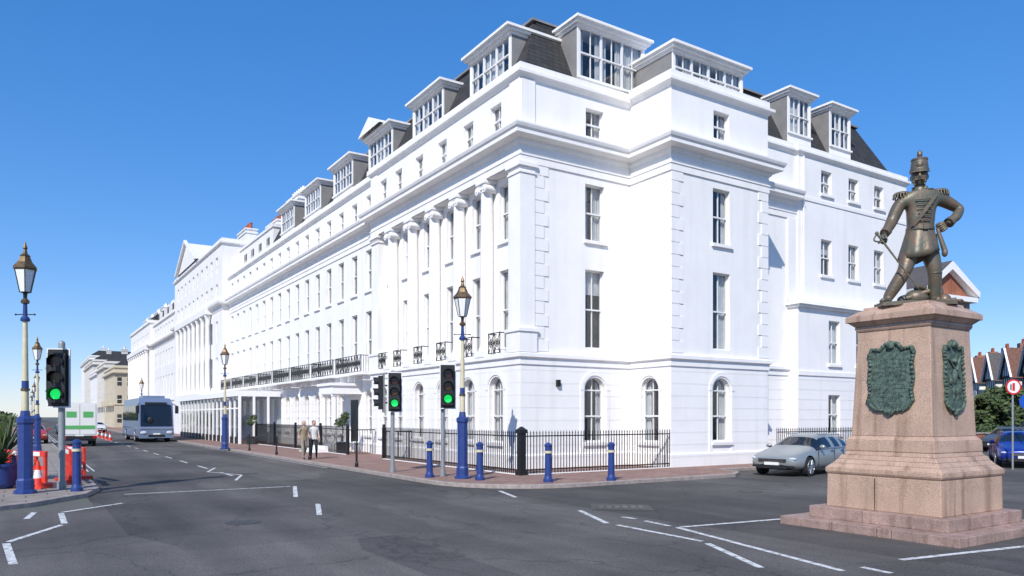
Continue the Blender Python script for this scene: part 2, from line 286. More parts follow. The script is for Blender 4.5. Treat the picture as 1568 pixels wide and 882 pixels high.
# ------------------------------------------------------------------ windows
class Bld:
    def __init__(s): s.wall=MB(); s.fr=MB(); s.gl=MB(); s.cu=MB()
def win(B,F,c,w,a,b,arch=False,depth=.18,sill=True,bars=True,rail=.5,full=False):
    fr=B.fr; d0,d1=-depth-.05,-depth+.03; t=.05
    l,r=c-w/2,c+w/2; top=b-w/2 if arch else b
    fr.wbox(F,l,l+t,a,top,d0,d1); fr.wbox(F,r-t,r,a,top,d0,d1); fr.wbox(F,l+t,r-t,a,a+t*1.3,d0,d1)
    if arch:
        K=10
        for k in range(K):
            p=[]
            for kk in (k,k+1):
                t1=math.pi*kk/K
                for rr in (w/2,w/2-t): p.append((c+rr*math.cos(t1),top+rr*math.sin(t1)))
            fr.add([fr.wp(F,*q,d1) for q in (p[0],p[2],p[3],p[1])]+[fr.wp(F,*q,d0) for q in (p[0],p[2],p[3],p[1])],[(0,1,2,3),(3,2,6,7)])
        fr.wbox(F,l+t,r-t,top-.025,top+.025,d0,d1-.005)
    else: fr.wbox(F,l+t,r-t,b-t,b,d0,d1)
    mid=a+(top-a)*rail
    fr.wbox(F,l+t,r-t,mid-.03,mid+.03,d0,d1+.02)
    if bars: fr.wbox(F,c-.014,c+.014,a+t,b-t,d0+.01,d1-.01)
    g=B.gl
    if arch:
        K=10; pts=[(l,a),(r,a)]+[(c+w/2*math.cos(math.pi*k/K),top+w/2*math.sin(math.pi*k/K)) for k in range(K+1)]
    else: pts=[(l,a),(r,a),(r,b),(l,b)]
    g.add([g.wp(F,x,z,-depth-.01) for x,z in pts],[tuple(range(len(pts)))])
    cu=B.cu; dd=-depth-.14
    def drape(x0,x1,z0,z1,am=.03):
        n=max(4,int((x1-x0)/.035)); vs=[]
        for i in range(n+1):
            x=x0+(x1-x0)*i/n; o=am*math.sin(i*1.9+c)+am*.5*math.sin(i*.8)
            vs+=[cu.wp(F,x,z0,dd+o),cu.wp(F,x,z1,dd+o)]
        cu.add(vs,[(2*i,2*i+2,2*i+3,2*i+1) for i in range(n)],0,True)
    k=random.random(); 
    if full: k=k*.9
    if k<.72:
        q=random.uniform(.24,.38)*w; drape(l-.1,l+q,a-.05,b+.1); drape(r-q*random.uniform(.7,1),r+.1,a-.05,b+.1)
    elif k<.9: drape(l-.1,r+.1,a-.05,b+.1)
    else: drape(l-.1,r+.1,a+(b-a)*random.uniform(.5,.75),b+.1,.004)
    if sill: B.wall.wbox(F,l-.09,r+.09,a-.13,a-.002,-.05,.10)
def dormer(B,F,c,w,z0,z1,back,n,ov=1.):
    b=B.wall; l,r=c-w/2,c+w/2
    b.wbox(F,l-.24*ov,r+.24*ov,z1-.10,z1,-back,.30*ov); b.wbox(F,l-.15*ov,r+.15*ov,z1-.21,z1-.102,-back,.19*ov); b.wbox(F,l-.05,r+.05,z1-.32,z1-.212,-back,.07)
    b.wbox(F,l,l+.1,z0-.8,z1-.322,-back,-.06,1); b.wbox(F,r-.1,r,z0-.8,z1-.322,-back,-.06,1)
    b.wbox(F,l,l+.12,z0-.8,z1-.322,-.058,.0); b.wbox(F,r-.12,r,z0-.8,z1-.322,-.058,.0)
    b.wbox(F,l+.12,r-.12,z0-.8,z0,-.1,-.004); b.wbox(F,l-.05,r+.05,z0-.06,z0+.03,.003,.08)
    b.wbox(F,l+.1,r-.1,z0-.8,z1-.33,-.95,-.9,2)
    pw=(w-.24)/n
    for i in range(n):
        win(B,F,l+.12+pw*(i+.5),pw,z0,z1-.322,False,.05,False,True,full=True)

PMATS=[WHITE,LEAD,DARKROOM,SLATE,TERRA,BLACK,TRIM]
# ------------------------------------------------------------------ HOTEL
hotel=empty('hotel',PC,ANG)
H=Bld(); w=H.wall
VA=-.3; UB=15.6
L=FL(0.); Lr=FL(.45); Ll=FL(.4); Rm=FR(0.); Rb=FR(-2.33); RA=FR(VA); RB=FR(-.42); RC=FR(-.85); RET=((5.33,0),(0,1),(-1,0))
ATT=(12.98,14.12); SEC=(8.95,11.15); FIR=(4.72,7.8); GRD=(1.05,3.6)
wc=[1.75,3.9,6.2,8.5,10.8,12.65]
ops=[(c,1.0,GRD[0],GRD[1],True) for c in wc]; w.wall(L,0,14.2,0,4.4,ops,.22)
for o in ops: win(H,L,*o[:4],True,.22)
ops=[(c,.9,*FIR) for c in wc]+[(c,.9,*SEC) for c in wc]; w.wall(Lr,.0,14.2,4.4,11.45,ops)
for o in ops: win(H,Lr,*o,sill=o[2]>6)
ops=[(c,.8,*ATT) for c in wc]; w.wall(L,0,14.2,11.45,15.0,ops)
for o in ops: win(H,L,*o)
w.add([(0,0,4.4),(.45,0,4.4),(.45,14.2,4.4),(0,14.2,4.4)],[(0,1,2,3)]); w.add([(0,0,11.45),(.45,0,11.45),(.45,14.2,11.45),(0,14.2,11.45)],[(0,1,2,3)])
w.box(-.06,.6,-.06,.75,4.44,11.40); w.box(0,.452,13.3,14.2,4.44,11.40)
for z0,z1,o in [(4.44,5.2,.12),(5.2,5.32,.17),(11.05,11.12,.1),(11.22,11.3,.08),(11.3,11.44,.15)]:
    w.box(-.06-o+.06,.6+o-.06,-.06-o+.06,.75+o-.06,z0,z1) ; w.box(-o+.03,.44,13.3-o+.05,14.2+o-.05,z0,z1)
cb=MB()
for c in [2.75+2.29*k for k in range(5)]:
    x=.2
    cb.box(x-.36,x+.25,c-.36,c+.36,4.405,4.62)
    cb.lathe([(.34,4.62),(.36,4.68),(.34,4.74),(.30,4.78),(.31,4.84),(.275,4.88),(.272,6.5),(.262,8.5),(.235,10.95),(.26,10.98),(.26,11.02)],(x,c,0),20,0,True)
    for sy in (-1,1):
        cb.cyl((x-.31,c+sy*.29,11.08),(x+.24,c+sy*.29,11.08),.15,n=14); cb.cyl((x-.34,c+sy*.29,11.08),(x-.29,c+sy*.29,11.08),.055,n=10)
    cb.box(x-.25,x+.2,c-.29,c+.29,11.1,11.23); cb.box(x-.32,x+.24,c-.36,c+.36,11.3,11.447); cb.box(x-.27,x+.2,c-.3,c+.3,11.23,11.3)
cb.obj('giant_columns',[TRIM],hotel)
lc=[15.55+2.15*k for k in range(16)]
ops=[(c,.95,GRD[0],3.5,True) for c in lc if not 17<c<18.2]; w.wall(Ll,14.2,49,0,4.4,ops,.22)
for o in ops: win(H,Ll,*o[:4],True,.22)
ops=[(c,.9,*FIR) for c in lc]+[(c,.9,*SEC) for c in lc]+[(c,.8,*ATT) for c in lc]; w.wall(Ll,14.2,49,4.4,15.0,ops)
for o in ops: win(H,Ll,*o,sill=o[2]>6)
w.wbox(L,14.19,14.2,0,15.0,-.4,0)
ops=[(3.5,1.02,GRD[0],GRD[1],True),(3.5,.95,*FIR),(3.5,.95,*SEC),(3.5,.9,*ATT)]
w.wall(Rm,0,5.33,0,15.0,ops,.2)
for o in ops: win(H,Rm,*o[:4],len(o)>4,.2,sill=not(4<o[2]<6))
w.wall(RET,-2.33,0,0,15.2,[(-1.15,1.0,GRD[0],GRD[1],True)],.2); win(H,RET,-1.15,1.0,GRD[0],GRD[1],True,.2)
ops=[(8.12,1.02,GRD[0],GRD[1],True),(8.12,1.0,*FIR),(8.12,1.0,*SEC),(8.12,.92,13.1,14.25)]
w.wall(Rb,5.33,10.96,0,15.2,ops,.2)
for o in ops: win(H,Rb,*o[:4],len(o)>4,.2,sill=not(4<o[2]<6))
w.wall(((10.96,0),(0,1),(1,0)),-2.33,.0,0,15.2,[])
def hood(F,c,r0=.58,zc=3.09,z0=.55):
    w.wbox(F,c-r0-.14,c-r0+.02,z0,zc-.04,0.0,.035); w.wbox(F,c+r0-.02,c+r0+.14,z0,zc-.04,0.0,.035)
    K=14
    for k in range(K):
        a0,a1=math.pi*k/K,math.pi*(k+1)/K
        P=lambda rr,a,d:w.wp(F,c+rr*math.cos(a),zc+rr*math.sin(a),d)
        w.hexa([P(r0,a0,0),P(r0+.16,a0,0),P(r0+.16,a1,0),P(r0,a1,0),P(r0,a0,.035),P(r0+.16,a0,.035),P(r0+.16,a1,.035),P(r0,a1,.035)])
for F,c in ((Rm,3.5),(Rb,8.12),(RET,-1.15)): hood(F,c)
for c in wc: hood(L,c)
for c in lc:
    if not 17<c<18.2: hood(Ll,c,.55,3.02)
w.wall(RA,10.96,UB,0,15.0,[]); w.wall(((UB,0),(0,1),(-1,0)),-.42,VA,0,15,[])
uc=[17.8,20.05,22.3]
ops=[(c,.85,*ATT) for c in uc]+[(c,.88,9.0,10.75) for c in uc]; w.wall(RB,UB,24.9,7.2,15.0,ops,.16)
for o in ops: win(H,RB,*o,depth=.16)
ops=[(c,.9,4.6,6.7) for c in uc]+[(c,.95,1.2,3.1) for c in uc]; w.wall(RC,15.0,24.95,0,7.2,ops,.16)
for o in ops: win(H,RC,*o,depth=.16)
w.wall(((15.0,0),(0,1),(-1,0)),-.85,VA+.01,0,7.2,[]); w.wall(((24.9,0),(0,1),(1,0)),-.4,12,0,15,[]); w.box(14.9,25.1,-1.0,VA+.02,7.2,7.32); w.tbox(14.8,25.2,-1.12,VA+.03,7.32,7.5,.1,.05)
w.box(UB,24.9,-.46,-.41,12.45,12.62); w.box(15.0,24.95,-.9,-.84,4.0,4.2)
w.box(14.9,UB-.1,VA-.08,VA+.01,7.55,11.44)
OUT=[(.4,49),(.4,14.2),(0,14.2),(0,0),(5.33,0),(5.33,-2.33),(10.96,-2.33),(10.96,VA),(UB-.003,VA)]
corn=[(-.02,11.45),(.05,11.45),(.05,11.72),(.08,11.72),(.08,11.78),(.03,11.80),(.03,12.12),(.08,12.14),(.12,12.2),(.14,12.3),(.42,12.34),(.46,12.36),(.46,12.5),(.52,12.56),(.56,12.66),(.56,12.72),(-.02,12.82)]
w.sweep(OUT,corn)
w.sweep(OUT,[(-.02,3.98),(.05,4.0),(.05,4.22),(.14,4.27),(.14,4.40),(.1,4.43),(-.02,4.45)])
w.sweep([(.4,49),(.4,14.2),(0,14.2),(0,0),(5.33,0)],[(-.02,14.55),(.05,14.6),(.12,14.68),(.2,14.72),(.2,14.84),(.06,14.86),(.06,15.12),(-.32,15.12),(-.32,14.5)])
w.sweep([(5.33,0),(5.33,-2.33),(10.96,-2.33),(10.96,VA)],[(-.02,14.7),(.05,14.72),(.12,14.8),(.22,14.84),(.22,14.95),(.06,14.97),(.06,15.28),(-.32,15.28),(-.32,14.5)])
w.sweep([(10.96,VA),(UB,VA),(UB,-.42),(24.9,-.42),(24.9,12)],[(-.02,14.55),(.05,14.6),(.16,14.7),(.16,14.8),(.05,14.83),(.05,15.05),(-.32,15.05),(-.32,14.5)])
w.sweep(OUT[:-1]+[(15.0,VA)],[(-.02,0),(.07,0),(.07,.6),(.03,.64),(-.02,.66)])
w.sweep(OUT[:-1],[(-.02,12.82),(.04,12.82),(.04,12.93),(-.02,12.95)])
for F,a,b in ((L,0.0,.7),(Rm,0,.62),(L,13.4,14.2)): w.wbox(F,a,b,12.96,14.55,0,.05)
def quoins(F,a,dirn):
    z=4.5;i=0
    while z<11.2:
        wd=.62 if i%2==0 else .42
        s0,s1=(a,a+wd) if dirn>0 else (a-wd,a)
        w.wbox(F,s0,s1,z+.014,z+.45,0,.03); z+=.47;i+=1
quoins(Rm,.62,1); quoins(Rb,5.33,1); quoins(Rb,10.96,-1)
MP=[(.4,37),(.4,14.2),(0.1,14.2),(0.1,0.1),(10.96,0.1),(10.96,VA+.1),(UB,VA+.1),(UB,-.3),(24.8,-.3),(24.8,12)]
w.sweep(MP,[(-.3,14.6),(-.32,15.0),(-1.75,17.95),(-1.8,17.98)],3)
w.sweep(MP,[(-1.6,17.93),(-1.6,18.02),(-1.85,18.05),(-1.95,17.9)],1)
w.box(1.9,22.9,1.75,10.,17.2,17.93,3); w.box(2.3,12,10,37,17.2,17.9,3)
w.box(5.6,10.7,-2.05,.2,14.9,15.0,1)
w.box(1.12,24.3,.9,10,0.1,14.9,2); w.box(1.13,12,10,48.9,0.1,14.9,2); w.box(6.1,10.3,-1.5,.89,.1,14.9,2); w.box(11.2,24.3,.3,.89,.1,14.9,2)
w.box(.72,1.11,.9,14.1,0.1,4.35,2)
w.box(10.,24.9,10,12,0,15,0)
for k in range(6): dormer(H,FL(.62),3.25+5.65*k,3.2,15.55,17.35,2.6,3)
dormer(H,FR(.35),4.7,3.55,15.45,17.75,2.6,3); dormer(H,FR(-1.7),8.1,4.1,15.3,16.75,2.6,4)
dormer(H,FR(.05),16.35,1.75,15.75,17.85,2.2,2); dormer(H,FR(.05),19.65,1.75,15.75,17.85,2.2,2)
def stack(mb,x,y,z0,z1,a,b,n,pm):
    mb.box(x-a,x+a,y-b,y+b,z0,z1); mb.box(x-a-.08,x+a+.08,y-b-.08,y+b+.08,z1-.35,z1-.2); mb.box(x-a-.1,x+a+.1,y-b-.1,y+b+.1,z1,z1+.12)
    for i in range(n):
        yy=y-b+ (i+.5)*2*b/n; mb.lathe([(.14,z1+.12),(.12,z1+.6),(.15,z1+.62),(.15,z1+.7)],(x,yy,0),8,pm,True)
stack(w,2.6,35.2,15,19.0,.45,1.5,6,0)
w.add([(.1,13.4,17.36),(.1,16.4,17.36),(.1,14.9,18.1),(2.6,13.4,17.36),(2.6,16.4,17.36),(2.6,14.9,18.1)],[(0,1,2),(3,5,4),(0,2,5,3),(1,4,5,2)])
w.cyl((12.9,VA-.08,.5),(12.9,VA-.08,11.4),.05,n=8); w.cyl((UB+.3,-.5,7.5),(UB+.3,-.5,14.5),.05,n=8)
w.wbox(Rm,1.6,1.75,3.2,3.45,0,.12,5)
w.obj('walls',PMATS,hotel); H.fr.obj('sash_frames',[FRAME],hotel); H.gl.obj('window_glass',[GLASS],hotel); H.cu.obj('curtains',[CURT],hotel)
ib=MB()
def ironpanel(F,a,b,z0,z1,d):
    ib.wbox(F,a,b,z1-.035,z1,d,d+.03); ib.wbox(F,a,b,z0,z0+.03,d,d+.03)
    n=max(2,int((b-a)/.42)); p=(b-a)/n
    for i in range(n+1): ib.wbox(F,a+p*i-.012,a+p*i+.012,z0,z1,d+.002,d+.028)
    for i in range(n):
        c=a+p*(i+.5); zc=(z0+z1)/2; rr=min(p,z1-z0)*.36
        for rad in (rr,rr*.5):
            K=10
            for k in range(K):
                t0,t1=2*math.pi*k/K,2*math.pi*(k+1)/K
                ib.cyl(ib.wp(F,c+rad*math.cos(t0),zc+rad*math.sin(t0),d+.015),ib.wp(F,c+rad*math.cos(t1),zc+rad*math.sin(t1),d+.015),.016,n=4,caps=False)
        for sx in (-1,1): ib.cyl(ib.wp(F,c+sx*p*.48,z0,d+.015),ib.wp(F,c-sx*p*.48,z1,d+.015),.013,n=4,caps=False)
for c in wc: ironpanel(L,c-.42,c+.42,4.5,5.3,.06); [ib.wbox(L,c+s*.42-.012,c+s*.42+.012,5.26,5.3,-.3,.06) for s in (-1,1)]
bs=MB()
for k in range(8):
    a=lc[2*k]-.85; b=lc[2*k+1]+.85
    bs.wbox(Ll,a,b,4.3,4.43,.0,.85); 
    for c in (lc[2*k]-.6,lc[2*k]+.6,lc[2*k+1]-.6,lc[2*k+1]+.6): bs.wbox(Ll,c-.06,c+.06,4.0,4.3,.05,.6)
    ironpanel(Ll,a+.03,b-.03,4.46,5.35,.8)
    for s in (a+.03,b-.06):
        ib.wbox(Ll,s,s+.03,5.31,5.345,0,.8)
        for j in range(6): ib.wbox(Ll,s,s+.02,4.44,5.31,.1+j*.13,.12+j*.13)
ib.obj('iron_balconies',[BLACK],hotel); bs.obj('balcony_slabs',[TRIM],hotel)
pb=MB()
pb.box(-1.3,.4,16.55,18.75,3.3,3.75); pb.box(-1.4,.4,16.45,18.85,3.75,3.9)
for y in (16.8,18.5):
    pb.lathe([(.2,.6),(.2,.7),(.15,.75),(.13,3.1),(.19,3.2),(.19,3.3)],(-1.1,y,0),12,0,True)
for i in range(4): pb.box(-1.4-.35*(3-i) ,.4,16.5-.002*i,18.8+.002*i,.0,.15*(i+1))
pb.box(.37,.39,17.1,18.2,.6,3.0,1)
pb.obj('entrance_porch',[TRIM,BLACK],hotel)
gv=MB()
gv.box(-2.9,.4,32,56,3.5,3.9); gv.box(-2.6,.4,32,56,0,.1)
for i in range(17): y=32.05+i*1.492; gv.box(-2.65,-2.5,y-.08,y+.08,.1,3.5)
for x in (-2.6,-1.6,-.6): gv.box(x-.08,x+.08,32,32.12,.1,3.5)
gv.box(-2.62,-2.52,32,56,.1,.6,2); gv.box(-2.6,-2.54,32.1,55.9,2.6,2.7)
gv.box(-2.59,-2.57,32.1,55.9,.6,3.5,1); gv.box(-2.5,.3,32.05,32.07,.1,3.5,1)
gv.obj('seafront_pavilion',[TRIM,GLASS,BLACK,DARKROOM],hotel)

# ------------------------------------------------------------------ railings
def railing(name,F,a,b,posts,z1=1.5):
    e=empty(name,PC,ANG); m=MB()
    n=int((b-a)/.125)
    for i in range(n+1):
        s=a+(b-a)*i/n; m.wbox(F,s-.011,s+.011,.12,z1+.02,-.011,.011); m.add([m.wp(F,s-.016,z1,-.016),m.wp(F,s+.016,z1,-.016),m.wp(F,s+.016,z1,.016),m.wp(F,s-.016,z1,.016),m.wp(F,s,z1+.1,0)],[(0,1,4),(1,2,4),(2,3,4),(3,0,4)])
    m.wbox(F,a,b,z1-.12,z1-.08,-.02,.02); m.wbox(F,a,b,.25,.29,-.02,.02)
    m.wbox(F,a,b,.0,.14,-.08,.08,1)
    for p in posts:
        m.wbox(F,p-.07,p+.07,.12,z1+.06,-.07,.07); m.ball(m.wp(F,p,z1+.13,0),.08)
    m.obj('bars_and_rails',[BLACK,TRIM],e); return e
railing('iron_railing',FL(-1.54),-2.25,9.0,[9.0])
railing('iron_railing',FR(-2.33),-1.4,5.25,[])
railing('iron_railing',FL(-1.54),13.6,31.8,[13.6,17.8,22.4,27,31.7])
railing('iron_railing',FR(-2.6),11.2,17.4,[17.4])
m=MB(); m.box(-1.68,-1.38,-2.5,-2.2,.0,.25); m.box(-1.64,-1.42,-2.46,-2.24,.25,1.5); m.box(-1.68,-1.38,-2.5,-2.2,1.5,1.62); m.tbox(-1.66,-1.4,-2.48,-2.22,1.62,1.72,.1,.1)
m.obj('railing_corner_post',[BLACK]).matrix_world=Matrix.Translation(PC)@Matrix.Rotation(ANG,4,'Z')
m=MB()
for y in (9.1,13.5):
    m.box(-1.54,-.1,y-.02,y+.02,1.35,1.4); 
    for i in range(11): m.box(-1.5+i*.14,-1.48+i*.14,y-.01,y+.01,.15,1.36)
m.obj('entrance_handrail',[BLACK]).matrix_world=Matrix.Translation(PC)@Matrix.Rotation(ANG,4,'Z')

# ------------------------------------------------------------------ neighbouring terraces
def terrace(name,u0,v0,v1,top,rows,pitch,mats,portico=False,cz=12.6,depth=14):
    e=empty(name,PC,ANG); B=Bld(); b=B.wall; F=FL(u0)
    n=int((v1-v0-1)/pitch); cs=[v0+(v1-v0-(n-1)*pitch)/2+i*pitch for i in range(n)]
    ops=[(c,.95,a,z,ar) for c in cs for a,z,ar in rows]
    b.wall(F,v0,v1,0,top,[o if o[4] else o[:4] for o in ops],.16)
    for o in ops: win(B,F,*o[:4],o[4],.16,sill=False,bars=False)
    E=((0,v0),(1,0),(0,-1)); b.wall(E,u0,u0+depth,0,top,[]); b.wall(((0,v1),(1,0),(0,1)),u0,u0+depth,0,top,[])
    P=[(u0+depth,v1),(u0,v1),(u0,v0),(u0+depth,v0)]
    b.sweep(P,[(-.02,cz-.7),(.05,cz-.7),(.08,cz-.3),(.45,cz-.2),(.5,cz),(-.02,cz+.08)])
    b.sweep(P,[(-.02,4.1),(.12,4.15),(.12,4.4),(-.02,4.45)]); b.sweep(P,[(-.02,top-.3),(.2,top-.2),(.2,top-.05),(.05,top),(.05,top+.25),(-.3,top+.25)])
    b.box(u0+.8,u0+depth-.3,v0+.3,v1-.3,.1,top-.1,2)
    b.box(u0+.3,u0+depth,v0,v1,top-.05,top,1)
    if portico:
        for i in range(len(cs)+1):
            c=cs[0]-pitch/2+i*pitch
            b.lathe([(.34,4.4),(.34,4.6),(.28,4.7),(.27,7),(.23,cz-1.2),(.33,cz-1.0),(.33,cz-.7)],(u0-.32,c,0),10,0,True)
        b.box(u0-.7,u0,cs[0]-pitch/2-.5,cs[-1]+pitch/2+.5,cz-.7,cz-.05); b.box(u0-.7,u0,cs[0]-pitch/2-.5,cs[-1]+pitch/2+.5,4.1,4.4); b.box(u0-.62,u0-.01,cs[0]-pitch/2-.5,cs[-1]+pitch/2+.5,0,4.1)
    return e,B,mats
def fin(t):
    e,B,mats=t; B.wall.obj('walls',mats,e); B.fr.obj('sash_frames',[FRAME],e); B.gl.obj('window_glass',[GLASS],e); B.cu.obj('curtains',[CURT],e)
R5=[(1.1,3.5,True),(4.8,7.6,False),(9.0,11,False),(13.1,14.5,False),(15.6,17,False)]
R4=R5[:4]
m2=[WHITE2,LEAD,DARKROOM,SLATE,TERRA,BLACK,TRIM]
t=terrace('terrace_building',-.2,49.05,75,18.2,R5,2.35,m2); b=t[1].wall
for c in [54+2.4*k for k in range(8)]: b.lathe([(.3,4.4),(.26,4.7),(.22,11.4),(.32,11.7),(.32,11.9)],(-.5,c,0),10,0,True)
b.box(-.85,-.2,53.5,71.3,11.9,12.5); b.box(-.85,-.2,53.5,71.3,0,4.4)
b.add([(-.4,60,18.45),(-.4,72,18.45),(-.4,66,21.2),(8,60,18.45),(8,72,18.45),(8,66,21.2)],[(0,1,2),(3,5,4),(0,2,5,3),(1,4,5,2)])
for q in (-1,1):
    y=lambda k:66+q*k
    b.add([(-.7,y(6.4),18.35),(-.7,66,21.5),(-.7,66,21.2),(-.7,y(5.8),18.35),(-.4,y(6.4),18.35),(-.4,66,21.5),(-.4,66,21.2),(-.4,y(5.8),18.35)],[(0,1,2,3),(0,1,5,4),(3,2,6,7)])
stack(b,2.5,51,18,19.6,.5,1.6,7,4); stack(b,3.5,56,18,19.6,.5,1.2,5,0); stack(b,2,74,18,20.,.5,1.2,5,0)
b.box(-.2+1.6,10,38,49.04,14.9,17.3,0); b.box(1.3,10.1,37.9,49.04,17.3,17.5,0); stack(b,3,42.5,17.4,18.6,.5,1.7,8,4)
for c in (39.5,42,44.5,47): b.box(1.37,1.4,c-.4,c+.4,15.4,16.7,2); b.box(1.35,1.37,c-.03,c+.03,15.4,16.7,6); b.box(1.35,1.37,c-.4,c+.4,16.02,16.08,6)
fin(t)
t=terrace('terrace_building',.5,75.05,98,15.4,R4,2.4,m2); b=t[1].wall
for v in (80,87,94): stack(b,2.5,v,15.3,18,.5,1.3,5,0)
b.sweep([(.7,97),(.7,76)],[(0,15.4),(-1.4,17.4),(-6,17.5)],3)
for k in range(5):
    c=78.5+k*4.2; b.box(.8,3,c-.8,c+.8,15.3,17.1); b.box(.78,.8,c-.6,c+.6,15.7,16.8,2)
fin(t)
t=terrace('terrace_building',0,98.05,122,16.0,R4,2.4,m2,portico=True); b=t[1].wall
for v in (101,108,115,121): stack(b,2.5,v,16,18.4,.5,1.3,5,0)
b.sweep([(.2,121),(.2,99)],[(0,16.0),(-1.4,17.8),(-6,17.9)],3)
fin(t)
for (u0,v0,v1,top,mt) in [(-2.0,128,148,11.0,CREAM),(-1.6,151,172,13.2,BEIGE),(-1.2,177,200,13,WHITE2),(-.2,204,240,17,BEIGE),(1.6,245,290,21,WHITE2)]:
    t=terrace('seafront_building',u0,v0,v1,top,[(1,3.2,False),(4.4,6.4,False),(7.6,9.4,False)],3,[mt]+m2[1:],cz=top-1.0); b=t[1].wall
    for c in range(int(v0)+2,int(v1)-2,4): b.box(u0-1.0,u0,c-1.2,c+1.2,4.0,4.15); b.box(u0-1.0,u0-.9,c-1.2,c+1.2,4.15,5,0)
    for zz in (1,4.4,7.6):
        for xx in (.8,2.4): b.box(u0+xx-.35,u0+xx+.35,v0-.03,v0-.003,zz,zz+1.5,2); b.box(u0+xx-.35,u0+xx+.35,v0-.05,v0-.03,zz+.7,zz+.8,6)
    b.tbox(u0,u0+14,v0,v1,top+.2,top+2.0,2.5,2.5,3); stack(b,u0+4,v0+5,top+1.5,top+3.0,.5,1.2,4,0)
    fin(t)

# ------------------------------------------------------------------ ground, road, pavements
m=MB(); m.add([(-1500,-300,0),(1500,-300,0),(1500,3000,0),(-1500,3000,0)],[(0,1,2,3)]); m.obj('ground',[GROUND])
def place(o): o.matrix_world=Matrix.Translation(PC)@Matrix.Rotation(ANG,4,'Z')
m=MB(); m.add([(-14,-60,.004),(-4.8,-60,.004),(-4.8,600,.004),(-14,600,.004)],[(0,1,2,3)]); m.add([(-4.8,-60,.004),(90,-60,.004),(90,-2,.004),(-4.8,-2,.004)],[(0,1,2,3)]); m.add([(-90,-60,.004),(-14,-60,.004),(-14,-4,.004),(-90,-4,.004)],[(0,1,2,3)])
m.add([(26,-2,.004),(90,-2,.004),(90,14,.004),(26,14,.004)],[(0,1,2,3)])
place(m.obj('road',[ASPH]))
def kerbed(name,pts,matp,kw=.15,h=.12):
    m=MB(); n=len(pts)
    area=sum(pts[i][0]*pts[(i+1)%n][1]-pts[(i+1)%n][0]*pts[i][1] for i in range(n))
    if area<0: pts=pts[::-1]
    ins=[]
    for i in range(n):
        p=Vector(pts[i]);a=Vector(pts[i-1]);b=Vector(pts[(i+1)%n]); d1=(p-a).normalized(); d2=(b-p).normalized(); n1=Vector((-d1.y,d1.x));n2=Vector((-d2.y,d2.x)); q=(n1+n2)/(1+n1.dot(n2)); ins.append(p+q*kw)
    vs=[(p[0],p[1],0) for p in pts]+[(p[0],p[1],h-.015) for p in pts]+[(pts[i][0]*.8+ins[i].x*.2,pts[i][1]*.8+ins[i].y*.2,h) for i in range(n)]+[(p.x,p.y,h) for p in ins]
    for k in range(3): m.add(vs[k*n:(k+2)*n],[(i,(i+1)%n,n+(i+1)%n,n+i) for i in range(n)],1)
    m.add([(p.x,p.y,h-.003) for p in ins],[tuple(range(n))],0)
    return m.obj(name,[matp,KERB])
arc=[(-5+3.2-3.2*math.cos(R(a)),-5.8+3.2-3.2*math.sin(R(a))) for a in range(0,91,10)]
place(kerbed('pavement',[(-5,300)]+arc+[(4.9,-5.8),(5.8,-5.2),(6.3,-3.9),(26,-3.9),(26,14),(1,14),(1,300)],BRICKPAVE))
place(kerbed('promenade_pavement',[(-13.6,400),(-13.6,.5),(-14.0,-1.2),(-15.2,-2.9),(-17.5,-4.6),(-21,-5.8),(-26,-6.3),(-70,-6.3),(-70,400)],PAVE))

m=MB()
def line(p,q,wd=.12,z=.0085):
    p=Vector((p[0],p[1],0));q=Vector((q[0],q[1],0)); d=(q-p).normalized(); n=Vector((-d.y,d.x,0))*wd/2; Z=Vector((0,0,z)); m.add([p-n+Z,q-n+Z,q+n+Z,p+n+Z],[(0,1,2,3)])
for a,b in [((-10.2,19.75),(-6.5,22.0)),((-6.38,22.05),(-5.5,19.1)),((-.34,20.68),(.1,19.0)),((1.47,16.37),(1.82,14.4)),((2.24,15.31),(2.49,15.02)),((2.61,14.73),(2.94,14.03)),((1.98,14.18),(3.12,12.32)),((3.12,13.9),(5.43,15.02)),((3.05,13.85),(4.38,9.95)),((3.15,12.1),(3.37,10.16)),((5.55,10.72),(10.5,12.9)),((4.75,10.2),(4.95,9.8)),
            ((-9.61,16.04),(-9.2,17.75)),((-9.55,15.9),(-8.55,14.35)),((-8.5,14.2),(-8.22,12.25)),((-8.15,12.1),(-6.9,10.39)),((-9.71,15.02),(-10.2,16.04)),((-4.55,17.6),(-4.0,15.6))]: line(a,b,.11)
k=4.
while k<150: a=W(-9.3,k);b=W(-9.3,k+1.9); line(a,b,.1); k+=4.3
for s in (-13.35,-13.15,-5.25): line(W(s,9 if s<-6 else 6),W(s,260),.06)
zz=[W(-9.3+(.35 if i%2 else -.35),2+i*2.2) for i in range(8)]
for i in range(3): line(zz[i],zz[i+1],.09)
m.obj('road_markings',[PAINT])
m=MB(); m.add([(1.75,16.5,.012),(3.1,16.3,.012),(3.15,17.4,.012),(1.85,17.6,.012)],[(0,1,2,3)],0)
for i in range(6): m.add([(1.95+i*.18,16.75,.016),(2.05+i*.18,16.75,.016),(2.08+i*.18,17.2,.016),(1.98+i*.18,17.2,.016)],[(0,1,2,3)],1)
for x,y in ((-5.2,14.5),(6.5,20.5),(-9.5,27)): m.lathe([(.33,.0),(.33,.012),(.3,.0125)],(x,y,0),24,0)
m.obj('drain_cover',[mat('cast_iron',(.07,.065,.06),.6,.3,nscale=15,namt=.4),BLACK])

